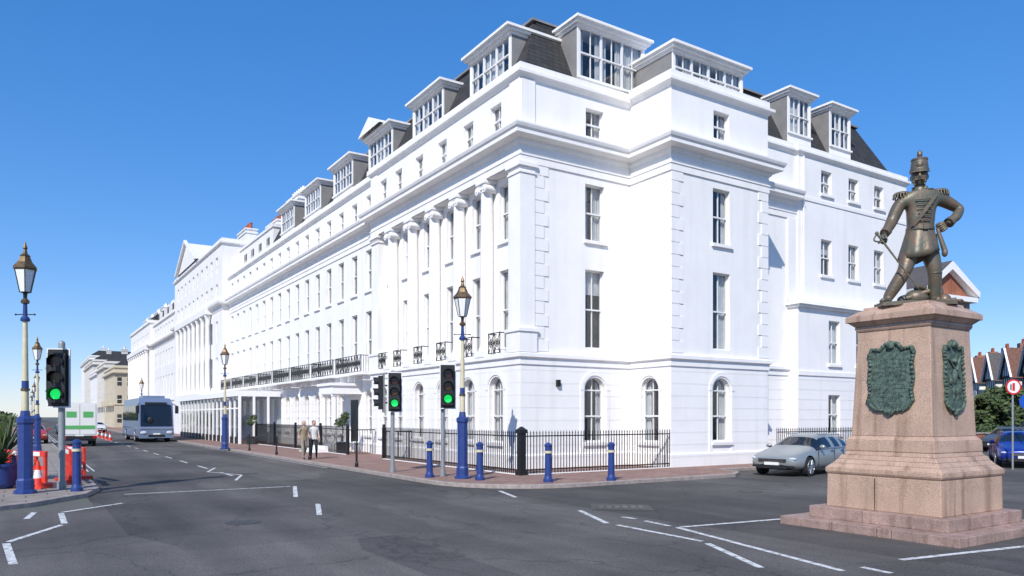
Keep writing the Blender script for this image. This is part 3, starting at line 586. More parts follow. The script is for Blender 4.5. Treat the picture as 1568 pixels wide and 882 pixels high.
# ------------------------------------------------------------------ street lamps
def lamp(loc,h=6.4,rz=0):
    e=empty('street_lamp',loc,rz); m=MB()
    m.lathe([(.26,0),(.26,.08),(.2,.12),(.2,.35),(.17,.4),(.17,1.75),(.2,1.8),(.2,1.9),(.12,1.95),(.1,2.1)],(0,0,.1),8,0,False,R(22.5))
    m.lathe([(.085,2.1),(.08,2.6)],(0,0,.1),12,1,True); m.lathe([(.1,2.6),(.1,2.66)],(0,0,.1),12,3,True)
    m.lathe([(.08,2.66),(.078,2.85)],(0,0,.1),12,0,True);m.lathe([(.072,2.85),(.055,4.35)],(0,0,.1),12,1,True);m.lathe([(.1,4.35),(.11,4.41),(.07,4.47)],(0,0,.1),12,0,True)
    m.lathe([(.055,4.47),(.045,4.8)],(0,0,.1),12,0,True); m.lathe([(.09,4.8),(.1,4.86),(.05,4.92)],(0,0,.1),12,3,True)
    for s in (-1,1): m.cyl((0,0,4.62),(s*.24,0,4.62),.013,n=6,mi=2); m.ball((s*.24,0,4.62),.025,2,8,6)
    H0=5.05
    m.lathe([(.04,4.9),(.05,H0),(.14,H0+.03)],(0,0,.1),12,2,True)
    m.lathe([(.13,H0+.03),(.25,H0+.6)],(0,0,.1),6,4)
    for i in range(6):
        t=2*math.pi*i/6; m.cyl((.135*math.cos(t),.135*math.sin(t),H0+.13),(.255*math.cos(t),.255*math.sin(t),H0+.7),.012,n=5,mi=2)
    m.lathe([(.26,H0+.58),(.29,H0+.61),(.29,H0+.65),(.18,H0+.78),(.12,H0+.92),(.13,H0+.94),(.06,H0+1.0),(.04,H0+1.1),(.06,H0+1.14),(.01,H0+1.3)],(0,0,.1),6,3)
    m.obj('post_and_lantern',[BLUE,POLEC,BLACK,COPPER,LGLASS],e); return e
lamp((-12.25,18.9,0)); lamp((-1.55,23.5,0)); lamp((-17.2,45.0,0)); lamp((-26.1,41.3,0)); lamp(W(-14.4,62)); lamp(W(-14.4,88)); lamp(W(-14.4,115)); lamp(W(-4.4,70)); lamp(W(-14.4,150))
def bollard(loc,h=1.12):
    e=empty('bollard',loc,0); m=MB()
    m.lathe([(.15,0),(.15,.1),(.12,.14),(.105,.2),(.095,h-.25)],(0,0,.1),12,0,True); m.lathe([(.12,h-.25),(.12,h-.18)],(0,0,.1),12,1,True); m.lathe([(.1,h-.18),(.1,h-.06),(.12,h-.04),(.12,h),(.06,h+.05),(.01,h+.07)],(0,0,.1),12,0,True)
    m.obj('post',[BLUE,POLEC],e)
for p in [(-2.62,23.9),(-.98,22.9),(1.07,22.2),(3.0,22.7)]: bollard((p[0],p[1],0))
bollard((-11.3,19.5,0),1.3)
def thinpost(loc,h=1.0):
    e=empty('black_post',loc,0); m=MB(); m.lathe([(.07,0),(.07,.15),(.045,.2),(.04,h-.15),(.06,h-.12),(.05,h-.06),(.01,h)],(0,0,.1),10,0,True); m.obj('post',[BLACK],e)
for v in (4.5,10.2,15.5,21,27): thinpost(W(-4.6,v))

# ------------------------------------------------------------------ traffic lights
def tlight(loc,heads,ph,rz=0,pr=.057,col=GREY):
    e=empty('traffic_light',loc,rz); m=MB()
    m.cyl((0,0,0),(0,0,ph),pr,n=14,mi=0); m.cyl((0,0,.1),(0,0,.32),pr+.03,n=14,mi=0); m.ball((0,0,ph),pr,0)
    for (x,z0,s,yaw,board) in heads:
        m.M=Matrix.Translation((x,-.12,z0))@Matrix.Rotation(yaw,4,'Z')@Matrix.Scale(s,4)
        hh=1.05
        if board:
            m.box(-.21,.21,-.03,.0,-.09,hh+.09,1); m.box(-.225,.225,-.0,.008,-.105,hh+.105,2)
            for a,b,c,d in ((-.225,-.20,-.105,hh+.105),(.20,.225,-.105,hh+.105),(-.20,.20,-.105,-.08),(-.20,.20,hh+.08,hh+.105)): m.box(a,b,-.036,-.031,c,d,2)
        m.box(-.16,.16,-.17,-.031,0,hh,1)
        for i,(mi) in enumerate((5,4,3)):
            zc=.18+i*.345; m.cyl((0,-.172,zc),(0,-.185,zc),.108,n=20,mi=mi,smooth=False)
            K=14;
            for k in range(K):
                a0=R(-35)+R(250)*k/K;a1=R(-35)+R(250)*(k+1)/K; p=lambda a,y,r=.13:(r*math.cos(a),y,zc+r*math.sin(a))
                m.add([p(a0,-.17),p(a1,-.17),p(a1,-.36+.06*abs(math.cos(a1))),p(a0,-.36+.06*abs(math.cos(a0)))],[(0,1,2,3)],1)
                m.add([p(a0,-.17,.138),p(a1,-.17,.138),p(a1,-.36+.06*abs(math.cos(a1)),.138),p(a0,-.36+.06*abs(math.cos(a0)),.138)],[(0,1,2,3)],1)
        m.M=None
        m.box(min(0,x),max(0,x)+.01,-.14,.02,z0+.2,z0+.26,0); m.box(min(0,x),max(0,x)+.01,-.14,.02,z0+.8,z0+.86,0)
    m.obj('signal',[col,SIGBLK,SIGWHT,REDOFF,AMBOFF,GREENON],e)
tlight((-12.05,20.1,0),[(.0,2.42,1.25,R(12),True),(-.36,2.5,1.05,R(115),False)],4.0,0,.085)
tlight((-4.15,26.1,0),[(.1,2.32,1.1,R(5),True),(-.28,2.3,1.1,R(-75),True)],3.6,0,.07)
tlight((-2.25,24.4,0),[(.17,2.42,1.15,R(8),True)],3.7,0,.07,GREY)

# ------------------------------------------------------------------ cars
def wheels(m,xs,hw,r,wd=.2):
    for x in xs:
        for s in (-1,1):
            y0=s*(hw-wd); y1=s*hw
            m.cyl((x,y0,r),(x,y1,r),r,n=28,mi=1); m.cyl((x,y1-s*.0,r),(x,y1+s*.012,r),r*.72,n=24,mi=3,smooth=False)
            for k in range(10):
                t=2*math.pi*k/10; c,sn=math.cos(t),math.sin(t); q=r*.7
                m.cyl((x+c*.05,y1+s*.018,r+sn*.05),(x+c*q,y1+s*.018,r+sn*q),.03,.022,n=5,mi=2)
            m.cyl((x,y1,r),(x,y1+s*.03,r),.06,n=10,mi=2)
            K=24
            for k in range(K):
                t0,t1=2*math.pi*k/K,2*math.pi*(k+1)/K; q=r*.71; m.cyl((x+q*math.cos(t0),y1+s*.015,r+q*math.sin(t0)),(x+q*math.cos(t1),y1+s*.015,r+q*math.sin(t1)),.014,n=4,mi=2,caps=False)
def car(name,loc,rz,paint,est=True):
    e=empty(name,loc,rz)
    rr=1.32 if est else 1.22
    S=[(0.0,.40,.60,.66,.60,.48),(.07,.27,.66,.74,.80,.62),(.4,.2,.74,.82,.9,.7),(1.0,.2,.84,.92,.93,.74),(1.4,.2,.9,.98,.93,.74),(2.15,.2,.93,1.38,.93,.60),(2.23,.2,.93,1.40,.93,.60),(2.78,.2,.94,1.44,.93,.60),(2.86,.2,.94,1.44,.93,.60),(3.5,.2,.95,1.41,.93,.59),(3.58,.2,.95,1.41,.93,.59),(4.12,.2,.97,rr,.91,.57),(4.22,.2,.97,rr-.03,.91,.57),(4.62,.25,.97,1.06,.88,.62),(4.76,.3,.9,.96,.82,.6),(4.82,.42,.74,.8,.7,.5)]
    vs=[];NP=8
    def sec(x,zb,zm,zt,hw,ht):
        return [(0,zb),(hw*.86,zb),(hw,zb+.13),(hw*1.0,(zb+zm)/2+.06),(hw*.965,zm),(ht,zt-(.05 if zt>1.1 else .02)),(ht*.55,zt),(0,zt+.01)]
    ring=2*NP-2
    for st in S:
        h=sec(*st); full=[(y,z) for y,z in h]+[(-y,z) for y,z in h[-2:0:-1]]
        vs+=[(st[0]-2.4,y,z) for y,z in full]
    fs=[];mi=[]
    for i in range(len(S)-1):
        for j in range(ring):
            k=(j+1)%ring; fs.append((i*ring+j,i*ring+k,(i+1)*ring+k,(i+1)*ring+j))
            jj=j if j<NP-1 else ring-1-j
            g=0
            if jj==4 and i in (4,5,6,8,10): g=4
            if jj in (5,6) and i in (4,12): g=4
            if jj==0: g=1
            mi.append(g)
    fs.append(tuple(range(ring))[::-1]); mi.append(0); fs.append(tuple((len(S)-1)*ring+j for j in range(ring))); mi.append(0)
    mats=[paint,TYRE,RIM,SIGBLK,CGLASS,CHROME,HEADL,TAILR,PLATE]
    me=bpy.data.meshes.new('cb'); me.from_pydata(vs,[],fs)
    for q in mats: me.materials.append(q)
    me.polygons.foreach_set('material_index',mi); me.update()
    o=bpy.data.objects.new('body_shell',me); COL.objects.link(o)
    s=o.modifiers.new('s','SUBSURF'); s.levels=2; s.render_levels=2
    cut=MB()
    for x in (.93-2.4,3.78-2.4):
        for sd in (-1,1): cut.cyl((x,sd*.62,.34),(x,sd*1.1,.34),.385,n=32,mi=3)
    co=cut.obj('cut',mats); bo=o.modifiers.new('b','BOOLEAN'); bo.object=co; bo.operation='DIFFERENCE'; bo.solver='EXACT'
    bpy.context.view_layer.update(); dg=bpy.context.evaluated_depsgraph_get(); nm=bpy.data.meshes.new_from_object(o.evaluated_get(dg)); o.modifiers.clear(); o.data=nm
    for p in nm.polygons: p.use_smooth=True
    try: nm.set_sharp_from_angle(angle=R(40))
    except Exception: pass
    bpy.data.objects.remove(co); o.parent=e
    m=MB(); wheels(m,(.93-2.4,3.78-2.4),.93,.335)
    m.box(-2.41,-2.30,-.50,.50,.50,.61,3); 
    for k in range(3): m.box(-2.425,-2.3,-.48,.48,.51+k*.035,.52+k*.035,5)
    m.box(-2.42,-2.2,-.55,.55,.28,.40,3); m.box(-2.44,-2.38,-.26,.26,.40,.50,8)
    for s in (-1,1):
        m.ball((-2.28,s*.64,.62),.1,6,12,8,(.9,1.9,.5)); m.box(-2.36,-2.2,s*.62-.12,s*.62+.12,.31,.39,3)
        m.ball((2.30,s*.68,.86),.1,7,10,8,(.8,1.5,.9))
        m.ball((-.72,s*1.0,1.0),.1,0,10,8,(.7,1.1,.75)); m.cyl((-.75,s*.85,.95),(-.72,s*.98,.98),.03,n=6,mi=3)
        for x in (.1,.95): m.box(x,x+.2,s*.905-.03,s*.905+.03,.83,.86,5)
        m.box(-.95,1.75,s*.90-.006,s*.90+.006,.925,.945,5)
        for x in (-.85,.40,1.12): m.box(x-.004,x+.004,s*.925-.012,s*.925+.012,.32,.9,3)
        m.cyl((-.2,s*.56,1.42),(1.6,s*.55,1.40),.018,n=6,mi=5)
    m.box(2.40,2.44,-.26,.26,.62,.72,8)
    m.obj('wheels_and_trim',mats,e)
    return e
car('parked_car',(10.65,27.35,0),R(43),SILVER)
car('parked_car',(21.3,31.6,0),R(62),BLUEPAINT,False)
car('moving_car',W(-11.2,66),ANG+R(90),WHITEP,False)
car('moving_car',W(-11.4,80),ANG+R(90),GREYP,False)
car('moving_car',W(-7.5,88),ANG+R(90),WHITEP,False)
car('parked_car',W(-14.9,42),ANG+R(90),REDP,False).location.z=.12
car('parked_car',W(34,-1.5),ANG+R(5),GREYP,False)
e=empty('coach',W(-6.55,42.5),ANG+R(90)); 
m=MB(); hw=1.27
prof=[(0.,.35),(.0,1.0),(.12,1.3),(.5,3.0),(.85,3.45),(1.3,3.55),(11.7,3.55),(12,3.3),(12,.35)]
n=len(prof)
for s in (-1,1): m.add([(x,s*(hw-(.12 if z>3 else 0)),z) for x,z in prof],[tuple(range(n))])
vs=[(x,s*(hw-(.12 if z>3 else 0)),z) for s in (-1,1) for x,z in prof]; m.add(vs,[(i,i+1,n+i+1,n+i) for i in range(n-1)]+[(n-1,0,n,2*n-1)],0)
m.add([(.06,-1.15,1.3),(.06,1.15,1.3),(.43,1.1,3.0),(.43,-1.1,3.0)],[(0,1,2,3)],4)
for s in (-1,1):
    m.box(.9,11.6,s*hw-.01,s*hw+.012,1.75,2.95,4); 
    for k in range(7): m.box(.9+k*1.55,.95+k*1.55,s*hw-.015,s*hw+.016,1.75,2.95,3)
    m.box(.3,11.8,s*hw-.01,s*hw+.01,.35,.5,3)
    m.box(.6,11.8,s*hw-.01,s*hw+.008,1.1,1.2,5)
    m.ball((-.02,s*.95,.78),.17,6,12,8,(.4,1.4,.8)); m.cyl((.3,s*1.2,3.1),(-.35,s*1.42,2.9),.03,n=6,mi=3); m.box(-.45,-.3,s*1.42-.12,s*1.42+.12,2.3,2.9,3)
m.box(-.03,.02,-.6,.6,.45,.62,3); m.box(-.04,.0,-.26,.26,.62,.74,8); m.box(.36,.45,-.8,.8,3.02,3.2,3); m.box(-.02,.05,-1.2,1.2,1.05,1.12,5)
m.cyl((.05,-.5,1.4),(.2,.2,1.9),.012,n=5,mi=3); m.ball((.1,.45,1.75),.22,3,10,8,(.3,1,1.3)); m.box(1.5,4,-.8,.8,3.55,3.75,0)
wheels(m,(2.6,9.0),1.28,.5,.3)
m.obj('body',[COACH,TYRE,RIM,SIGBLK,CGLASS,CHROME,HEADL,TAILR,PLATE],e)
e=empty('delivery_van',W(-12.2,36),ANG+R(90)); m=MB()
m.box(0,3.9,-1.05,1.05,.75,3.0,0); m.tbox(4.0,5.7,-.98,.98,.5,2.2,.25,.1,0); m.box(0,5.6,-.95,.95,.4,.75,3); m.box(-.03,0,-.95,.95,.85,2.9,8)
m.box(-.035,-.03,-.01,.01,.85,2.9,3); m.box(-.05,-.02,-1.0,1.0,.5,.68,3)
for s in (-1,1):
    m.box(-.05,-.0,s*.9-.1,s*.9+.1,.55,.75,7); m.box(.3,3.6,s*1.05-.005,s*1.05+.01,1.2,2.6,9); m.box(-.045,-.03,s*.5-.3,s*.5+.3,2.0,2.4,9)
m.box(-.045,-.03,-.9,.9,1.2,1.45,9)
m.box(-.05,-.03,-.26,.26,.72,.83,8); wheels(m,(1.0,4.9),1.0,.36)
m.obj('body',[WHITEP,TYRE,RIM,SIGBLK,CGLASS,CHROME,HEADL,TAILR,PLATE,mat('van_green',(.1,.4,.12),.5)],e)

# ------------------------------------------------------------------ war memorial
mem=empty('soldier_statue',(7.42,13.9,0),ANG); m=MB()
def sq(s0,s1,z0,z1,mi=0): m.tbox(-s0/2,s0/2,-s0/2,s0/2,z0,z1,(s0-s1)/2,(s0-s1)/2,mi)
sq(3.3,3.3,0,.16,1); sq(2.56,2.56,.16,.37,1); sq(2.12,2.1,.37,.98); 
for a,b,z0,z1 in [(2.1,2.16,.98,1.02),(2.16,2.16,1.02,1.1),(2.16,1.98,1.1,1.18),(1.98,1.84,1.18,1.26),(1.84,1.76,1.26,1.34),(1.68,1.64,1.34,1.42),(1.66,1.64,1.42,1.62),(1.64,1.5,1.62,1.70),(1.5,1.34,1.70,3.62),(1.36,1.42,3.62,3.67),(1.42,1.42,3.67,3.72),(1.42,1.6,3.72,3.80),(1.66,1.66,3.80,3.90),(1.66,1.3,3.90,4.02),(1.22,1.2,4.02,4.08)]: sq(a,b,z0,z1)
o=m.obj('pedestal',[GRANITE,GRANITE2],mem,.012)
m=MB(); m.box(-1.66,-1.645,-.3,-.297,0,.16); 
for s in (-.55,.55): m.box(-1.652,-1.645,s-.004,s+.004,.0,.161); m.box(s-.004,s+.004,-1.652,-1.645,.0,.161)
m.box(-1.283,-1.279,.2,.206,.16,.37); m.box(.2,.206,-1.283,-1.279,.16,.37); m.box(-1.07,-1.05,.1,.104,.37,.95)
m.obj('step_joints',[BLACK],mem)
def plaque(F,wd,z0,z1):
    m=MB(); h=z1-z0
    out=[(-.42,.12),(-.3,.07),(-.12,.06),(0,0),(.12,.06),(.3,.07),(.42,.12),(.5,.2),(.46,.35),(.5,.5),(.46,.7),(.5,.84),(.44,.92),(.25,.9),(.15,.97),(0,1.0),(-.15,.97),(-.25,.9),(-.44,.92),(-.5,.84),(-.46,.7),(-.5,.5),(-.46,.35),(-.5,.2)]
    def D(z): return -(.75-(z-1.70)/(3.62-1.70)*.08)
    n=len(out)
    def P(x,z,d):
        zz=z0+z*h; dd=D(zz)-d
        return (dd,x*wd,zz) if F==0 else (x*wd,dd,zz)
    vs=[P(x,z,.0) for x,z in out]+[P(x,z,.035) for x,z in out]
    m.add(vs,[(i,(i+1)%n,n+(i+1)%n,n+i) for i in range(n)]); 
    vi=[P(x*.86,.5+(z-.5)*.88,.035) for x,z in out]; m.add(vs[n:]+vi,[(i,(i+1)%n,n+(i+1)%n,n+i) for i in range(n)]); m.add([P(x*.86,.5+(z-.5)*.88,.03) for x,z in out],[tuple(range(n))],1)
    for i in range(n):
        for k in range(3):
            t=k/3; x=out[i][0]*(1-t)+out[(i+1)%n][0]*t; z=out[i][1]*(1-t)+out[(i+1)%n][1]*t; m.ball(P(x*.94,.5+(z-.5)*.95,.04),.028+.012*random.random(),0,7,5)
    m.ball(P(0,.93,.05),.07,0,8,6); m.ball(P(0,.06,.05),.05,0,8,6)
    if F==0:
        for k in range(11):
            ww=.33 if k%2 else .27
            z=.2+k*.055
            x=-ww
            while x<ww:
                l=random.uniform(.03,.07); a=P(x,z,.036); m.box(a[0],a[0]+.006,a[1]-l*.4,a[1]+l*.4,a[2],a[2]+.018,0); x+=l+.02
    else:
        m.ball(P(0,.72,.05),.05,0,8,6); m.ball(P(0,.52,.04),.09,0,8,6,(.8,.5,1.6)); m.ball(P(-.1,.3,.04),.05,0,8,6,(.8,.5,2.6)); m.ball(P(.12,.3,.04),.05,0,8,6,(.8,.5,2.6))
        m.cyl(P(-.3,.75,.05),P(.25,.5,.05),.02,n=6); m.cyl(P(.3,.78,.05),P(.1,.6,.05),.025,n=6); m.ball(P(-.2,.45,.04),.06,0,8,6,(1,.4,1)); m.ball(P(.25,.35,.04),.06,0,8,6,(1,.4,1.5))
    m.obj('bronze_plaque',[VERD,VERD],mem)
plaque(0,.88,2.05,3.42); plaque(1,.66,2.05,3.42)
# bronze soldier
sol=empty('soldier',(0,0,4.06),-ANG-R(6)); sol.parent=mem; sol.location=(0.0,-.1,4.06)
m=MB()
pts=[(-.78,-.28),(-.5,-.42),(.1,-.45),(.55,-.38),(.68,-.05),(.6,.35),(.1,.45),(-.45,.4),(-.8,.1)]
m.poly([(x*.93,y) for x,y in pts],0,.07)
body=[(0.03,.0,1.22,.215,.185),(.03,0,1.40,.215,.175),(.03,-.02,1.60,.265,.20),(.03,-.01,1.82,.31,.215),(.035,.01,2.00,.26,.17),(.03,0,2.10,.13,.12),(.01,-.01,2.24,.105,.105),
 (-.12,0,1.14,.175,.175),(-.20,-.06,.90,.16,.16),(-.28,-.12,.66,.125,.13),(-.41,-.07,.42,.12,.125),(-.54,-.02,.19,.10,.10),(-.57,-.05,.11,.08,.07),(-.74,-.24,.10,.065,.045),
 (.17,0,1.12,.175,.175),(.22,-.04,.88,.16,.16),(.26,-.07,.64,.128,.13),(.29,.01,.42,.12,.125),(.30,.05,.19,.10,.10),(.30,.02,.11,.08,.07),(.24,-.26,.10,.065,.045),
 (-.22,0,2.00,.15,.15),(-.35,.02,1.86,.13,.13),(-.46,.03,1.58,.11,.11),(-.56,-.08,1.45,.098,.098),(-.67,-.19,1.32,.068,.065),
 (.30,0,2.04,.15,.15),(.43,.02,1.97,.13,.13),(.63,.09,1.89,.11,.11),(.77,.09,1.80,.10,.10),(.65,-.02,1.64,.092,.092),(.46,-.11,1.50,.065,.065)]
ed=[(0,1),(1,2),(2,3),(3,4),(4,5),(5,6),(0,7),(7,8),(8,9),(9,10),(10,11),(11,12),(12,13),(0,14),(14,15),(15,16),(16,17),(17,18),(18,19),(19,20),(4,21),(21,22),(22,23),(23,24),(24,25),(4,26),(26,27),(27,28),(28,29),(29,30),(30,31)]
skin(m,body,ed,0,2)
HX,HY,HZ=.0,-.045,2.385
N,M_=36,26;vs=[];fs=[]
def g(x,c,w): return math.exp(-((x-c)/w)**2)
for j in range(M_+1):
    ph=math.pi*j/M_
    for i in range(N):
        th=2*math.pi*i/N; x=math.sin(ph)*math.cos(th);y=math.sin(ph)*math.sin(th);z=math.cos(ph)
        k=1-.2*max(0,-z)**1.3
        px=x*.115*k; py=y*.135*(1-.05*max(0,-z)); pz=z*.165
        if y<0:
            f=-y
            py-= f*(.05*g(px,0,.018)*g(pz,-.025,.035)+.022*g(px,0,.014)*g(pz,.02,.03))
            py-= f*(.014*g(abs(px),.04,.035)*g(pz,.045,.014))
            py+= f*(.016*g(abs(px),.04,.02)*g(pz,.012,.02))
            py-= f*(.018*g(px,0,.05)*g(pz,-.068,.012))
            py-= f*(.010*g(px,0,.03)*g(pz,-.092,.01))
            py-= f*(.020*g(px,0,.035)*g(pz,-.135,.025))
            py-= f*(.010*g(abs(px),.065,.02)*g(pz,-.02,.03))
        vs.append((px,py,pz))
for j in range(M_):
    for i in range(N): fs.append((j*N+i,(j+1)*N+i,(j+1)*N+(i+1)%N,j*N+(i+1)%N))
m.M=Matrix.Translation((HX,HY,HZ))@Matrix.Rotation(R(-20),4,'Z')@Matrix.Scale(1.24,4)
m.add(vs,fs,0,True)
for s in (-1,1):
    m.ball((s*.04,-.118,.012),.017,0,10,8,(1.2,.7,.8)); m.ball((s*.11,.01,-.005),.034,0,10,8,(.4,.7,1.1)); m.ball((s*.045,-.136,-.068),.026,0,8,6,(1.6,.5,.4))
    m.cyl((s*.108,-.03,.08),(s*.06,-.1,-.14),.008,n=6)
m.M=Matrix.Translation((HX,HY,HZ+.085))@Matrix.Rotation(R(-20),4,'Z')@Matrix.Rotation(R(4),4,'X')@Matrix.Diagonal((1.08,1.08,.82,1))
m.lathe([(.148,0),(.152,.02),(.152,.05),(.143,.055),(.125,.25),(.132,.255),(.132,.29),(.122,.30),(.05,.31)],(0,.0,0),24,0,True)
A=[R(200+i*14) for i in range(11)]
m.add([(.145*math.cos(a),.145*math.sin(a),.02) for a in A]+[(.17*math.cos(a),.215*math.sin(a),-.03) for a in A]+[(.17*math.cos(a),.215*math.sin(a),-.042) for a in A]+[(.145*math.cos(a),.145*math.sin(a),.0) for a in A],[(11*r+i,11*r+i+1,11*r+12+i,11*r+11+i) for r in range(3) for i in range(10)],0,True)
m.ball((0,-.135,.14),.055,0,10,8,(.9,.3,1.2)); 
for k in range(8):
    t=2*math.pi*k/8; m.cyl((0,-.14,.14),(.065*math.cos(t),-.13,.14+.075*math.sin(t)),.012,.005,n=5)
m.lathe([(.02,.25),(.035,.31),(.045,.36),(.035,.42),(.005,.46)],(0,-.09,0),10,0,True)
m.M=None
m.lathe([(.16,2.05),(.135,2.13),(.125,2.18),(.135,2.2)],(.02,-.005,0),16,0,True)
for c in ((-.28,0,2.09),(.37,0,2.125)):
    m.ball(c,.13,0,14,8,(1.15,1,.36))
    for k in range(18):
        t=2*math.pi*k/18; p=Vector(c)+Vector((.14*math.cos(t),.125*math.sin(t),0)); m.cyl(p,p+Vector((.016*math.cos(t),.016*math.sin(t),-.085)),.016,.012,n=5)
for i in range(6):
    z=1.56+i*.075; wd_=.10+.012*i
    for s in (-1,1):
        for k in range(4):
            x0=.03+s*wd_*k/4; x1=.03+s*wd_*(k+1)/4
            y=lambda x:-.02-math.sqrt(max(.01,1-((x-.03)/.34)**2))*(.19+.02*math.sin(math.pi*(z-1.4)/.7))
            m.cyl((x0,y(x0),z),(x1,y(x1),z),.011,n=5)
    m.ball((.03,-.215-.018*math.sin(math.pi*(z-1.4)/.7),z),.017,0,8,6)
K=48; rings=[(.228,.188,1.48),(.243,.205,1.38),(.285,.235,1.2),(.325,.262,1.02),(.345,.275,.90),(.335,.265,.90),(.3,.24,1.02)]
vs=[]
for a,b,z in rings:
    q=max(0,(1.46-z)/.5)
    for i in range(K):
        t=2*math.pi*i/K; f=1+(.04*math.sin(9*t+.6)+.03*math.sin(5*t))*q
        vs.append((.03-.03*q+a*f*math.cos(t),b*f*math.sin(t)-.03*q,z+(.04*math.cos(2*t)-.03*math.sin(t)+.07*math.cos(t))*q))
m.add(vs,[(r*K+i,r*K+(i+1)%K,(r+1)*K+(i+1)%K,(r+1)*K+i) for r in range(6) for i in range(K)],0,True)
m.lathe([(.226,1.385),(.24,1.40),(.24,1.455),(.226,1.47)],(.03,0,0),24,0,True); m.box(-.015,.075,-.255,-.2,1.385,1.47)
def strap(a,b,wd,n=14):
    a=Vector(a);b=Vector(b);P=[]
    for i in range(n+1):
        t=i/n; p=a.lerp(b,t); p.y=-.012-math.sqrt(max(.001,1-((p.x-.03)/.37)**2))*(.205+.028*math.sin(math.pi*min(1,(p.z-1.4)/.7))); P.append(p)
    d=(b-a).normalized(); nn=Vector((-d.z,0,d.x))*wd/2
    vs=[];
    for p in P: vs+=[p+nn,p-nn,p+nn+Vector((0,.03,0)),p-nn+Vector((0,.03,0))]
    m.add(vs,[(4*i,4*i+1,4*i+5,4*i+4) for i in range(n)]+[(4*i,4*i+2,4*i+6,4*i+4) for i in range(n)]+[(4*i+1,4*i+3,4*i+7,4*i+5) for i in range(n)])
strap((.24,0,2.03),(-.17,0,1.46),.06)
m.cyl((-.60,-.125,1.395),(-.66,-.18,1.33),.095,.088,n=14); m.cyl((.55,-.065,1.57),(.485,-.097,1.515),.088,.095,n=14)
for a,b in (((-.28,-.12,.66),(-.41,-.07,.42)),((.26,-.07,.64),(.29,.01,.42))):
    a=Vector(a);b=Vector(b)
    for t in (.15,.6,1.2,1.5): c=a.lerp(b,t); m.ball(c,.125-.01*t,0,14,6,(1.03,1.03,.25))
for x,y in ((-.6,-.1),(.29,-.05)): m.box(x-.05,x+.05,y+.0,y+.12,.065,.1)
def hand(wr,di,nr,s=1.,curl=50,thumb=1):
    wr=Vector(wr);di=Vector(di).normalized();nr=Vector(nr).normalized(); sd=di.cross(nr).normalized()
    k=wr+di*.10*s
    for q in range(4):
        off=(q-1.5)*.03*s; ln=(.07,.082,.078,.06)[q]*s
        p0=wr+di*.03*s+sd*off*.7; p1=k+sd*off; c=R(curl*(1+.05*q)); 
        d1=di*math.cos(c)+nr*math.sin(c); p2=p1+d1*ln*.55; d2=di*math.cos(2*c)+nr*math.sin(2*c); p3=p2+d2*ln*.4; d3=di*math.cos(2.7*c)+nr*math.sin(2.7*c); p4=p3+d3*ln*.32
        r=.0175*s; skin(m,[(*p0,.028*s),(*p1,.021*s),(*p2,r),(*p3,r*.9),(*p4,r*.75)],[(0,1),(1,2),(2,3),(3,4)],0,1)
    p0=wr+di*.03*s+sd*thumb*.03*s; p1=wr+di*.06*s+sd*thumb*.06*s+nr*.015*s; p2=p1+di*.035*s+nr*.03*s+sd*thumb*.01; p3=p2+di*.03*s+nr*.02*s
    skin(m,[(*p0,.025*s),(*p1,.021*s),(*p2,.018*s),(*p3,.014*s)],[(0,1),(1,2),(2,3)],0,1)
hand((-.67,-.19,1.32),(-.5,-.35,-.8),(.8,-.3,-.4),1.3,52,1)
hand((.46,-.11,1.50),(-.75,-.25,-.55),(-.3,.9,0),1.3,45,-1)
ha=Vector((-.79,-.26,1.27)); tip=Vector((-.16,-.40,.28)); dd=(tip-ha).normalized()
m.cyl(ha-dd*.05,ha+dd*.12,.024,.022,n=8); m.ball(ha-dd*.06,.036,0,8,6); m.cyl(ha+dd*.12,tip,.019,.010,n=6)
prev=None
for k in range(9):
    t=math.pi*k/8; p=ha+dd*(-.05+.17*k/8)+Vector((-.11*math.sin(t),-.03*math.sin(t),-.06*math.sin(t)))
    if prev: m.cyl(prev,p,.014,n=6)
    prev=p
m.cyl(ha+dd*.12+Vector((-.08,0,-.03)),ha+dd*.12+Vector((.08,0,.03)),.02,n=6)
m.cyl((.32,.05,1.35),(.50,.25,.66),.03,.022,n=8); m.cyl((.28,-.12,1.42),(.40,-.14,1.0),.03,.05,n=8); m.ball((.40,-.14,.97),.055,0,8,6,(1,1,1.5))
m.ball((.02,.12,.2),.2,0,14,8,(1.1,.8,.75)); m.ball((-.12,.16,.16),.15,0,12,8,(1.3,.8,.7)); m.ball((.22,.2,.16),.17,0,12,8,(1,.8,.9)); m.cyl((-.2,.05,.17),(.2,.02,.3),.05,n=10); m.ball((.52,.15,.14),.12,0,10,8,(1,1,1.1)); m.ball((.45,.2,.3),.08,0,8,6,(1,1,1.3)); m.cyl((-.05,.0,.4),(.15,.05,.36),.04,n=8); m.ball((0.05,.08,.36),.08,0,10,6,(1.3,.9,.6)); m.cyl((.3,.1,.1),(.62,-.1,.12),.04,n=8)
for k in range(16): m.ball((random.uniform(-.6,.6),random.uniform(-.3,.35),.07),random.uniform(.04,.09),0,7,5,(1.3,1,.5))
m.obj('bronze_figure',[BRONZE],sol)

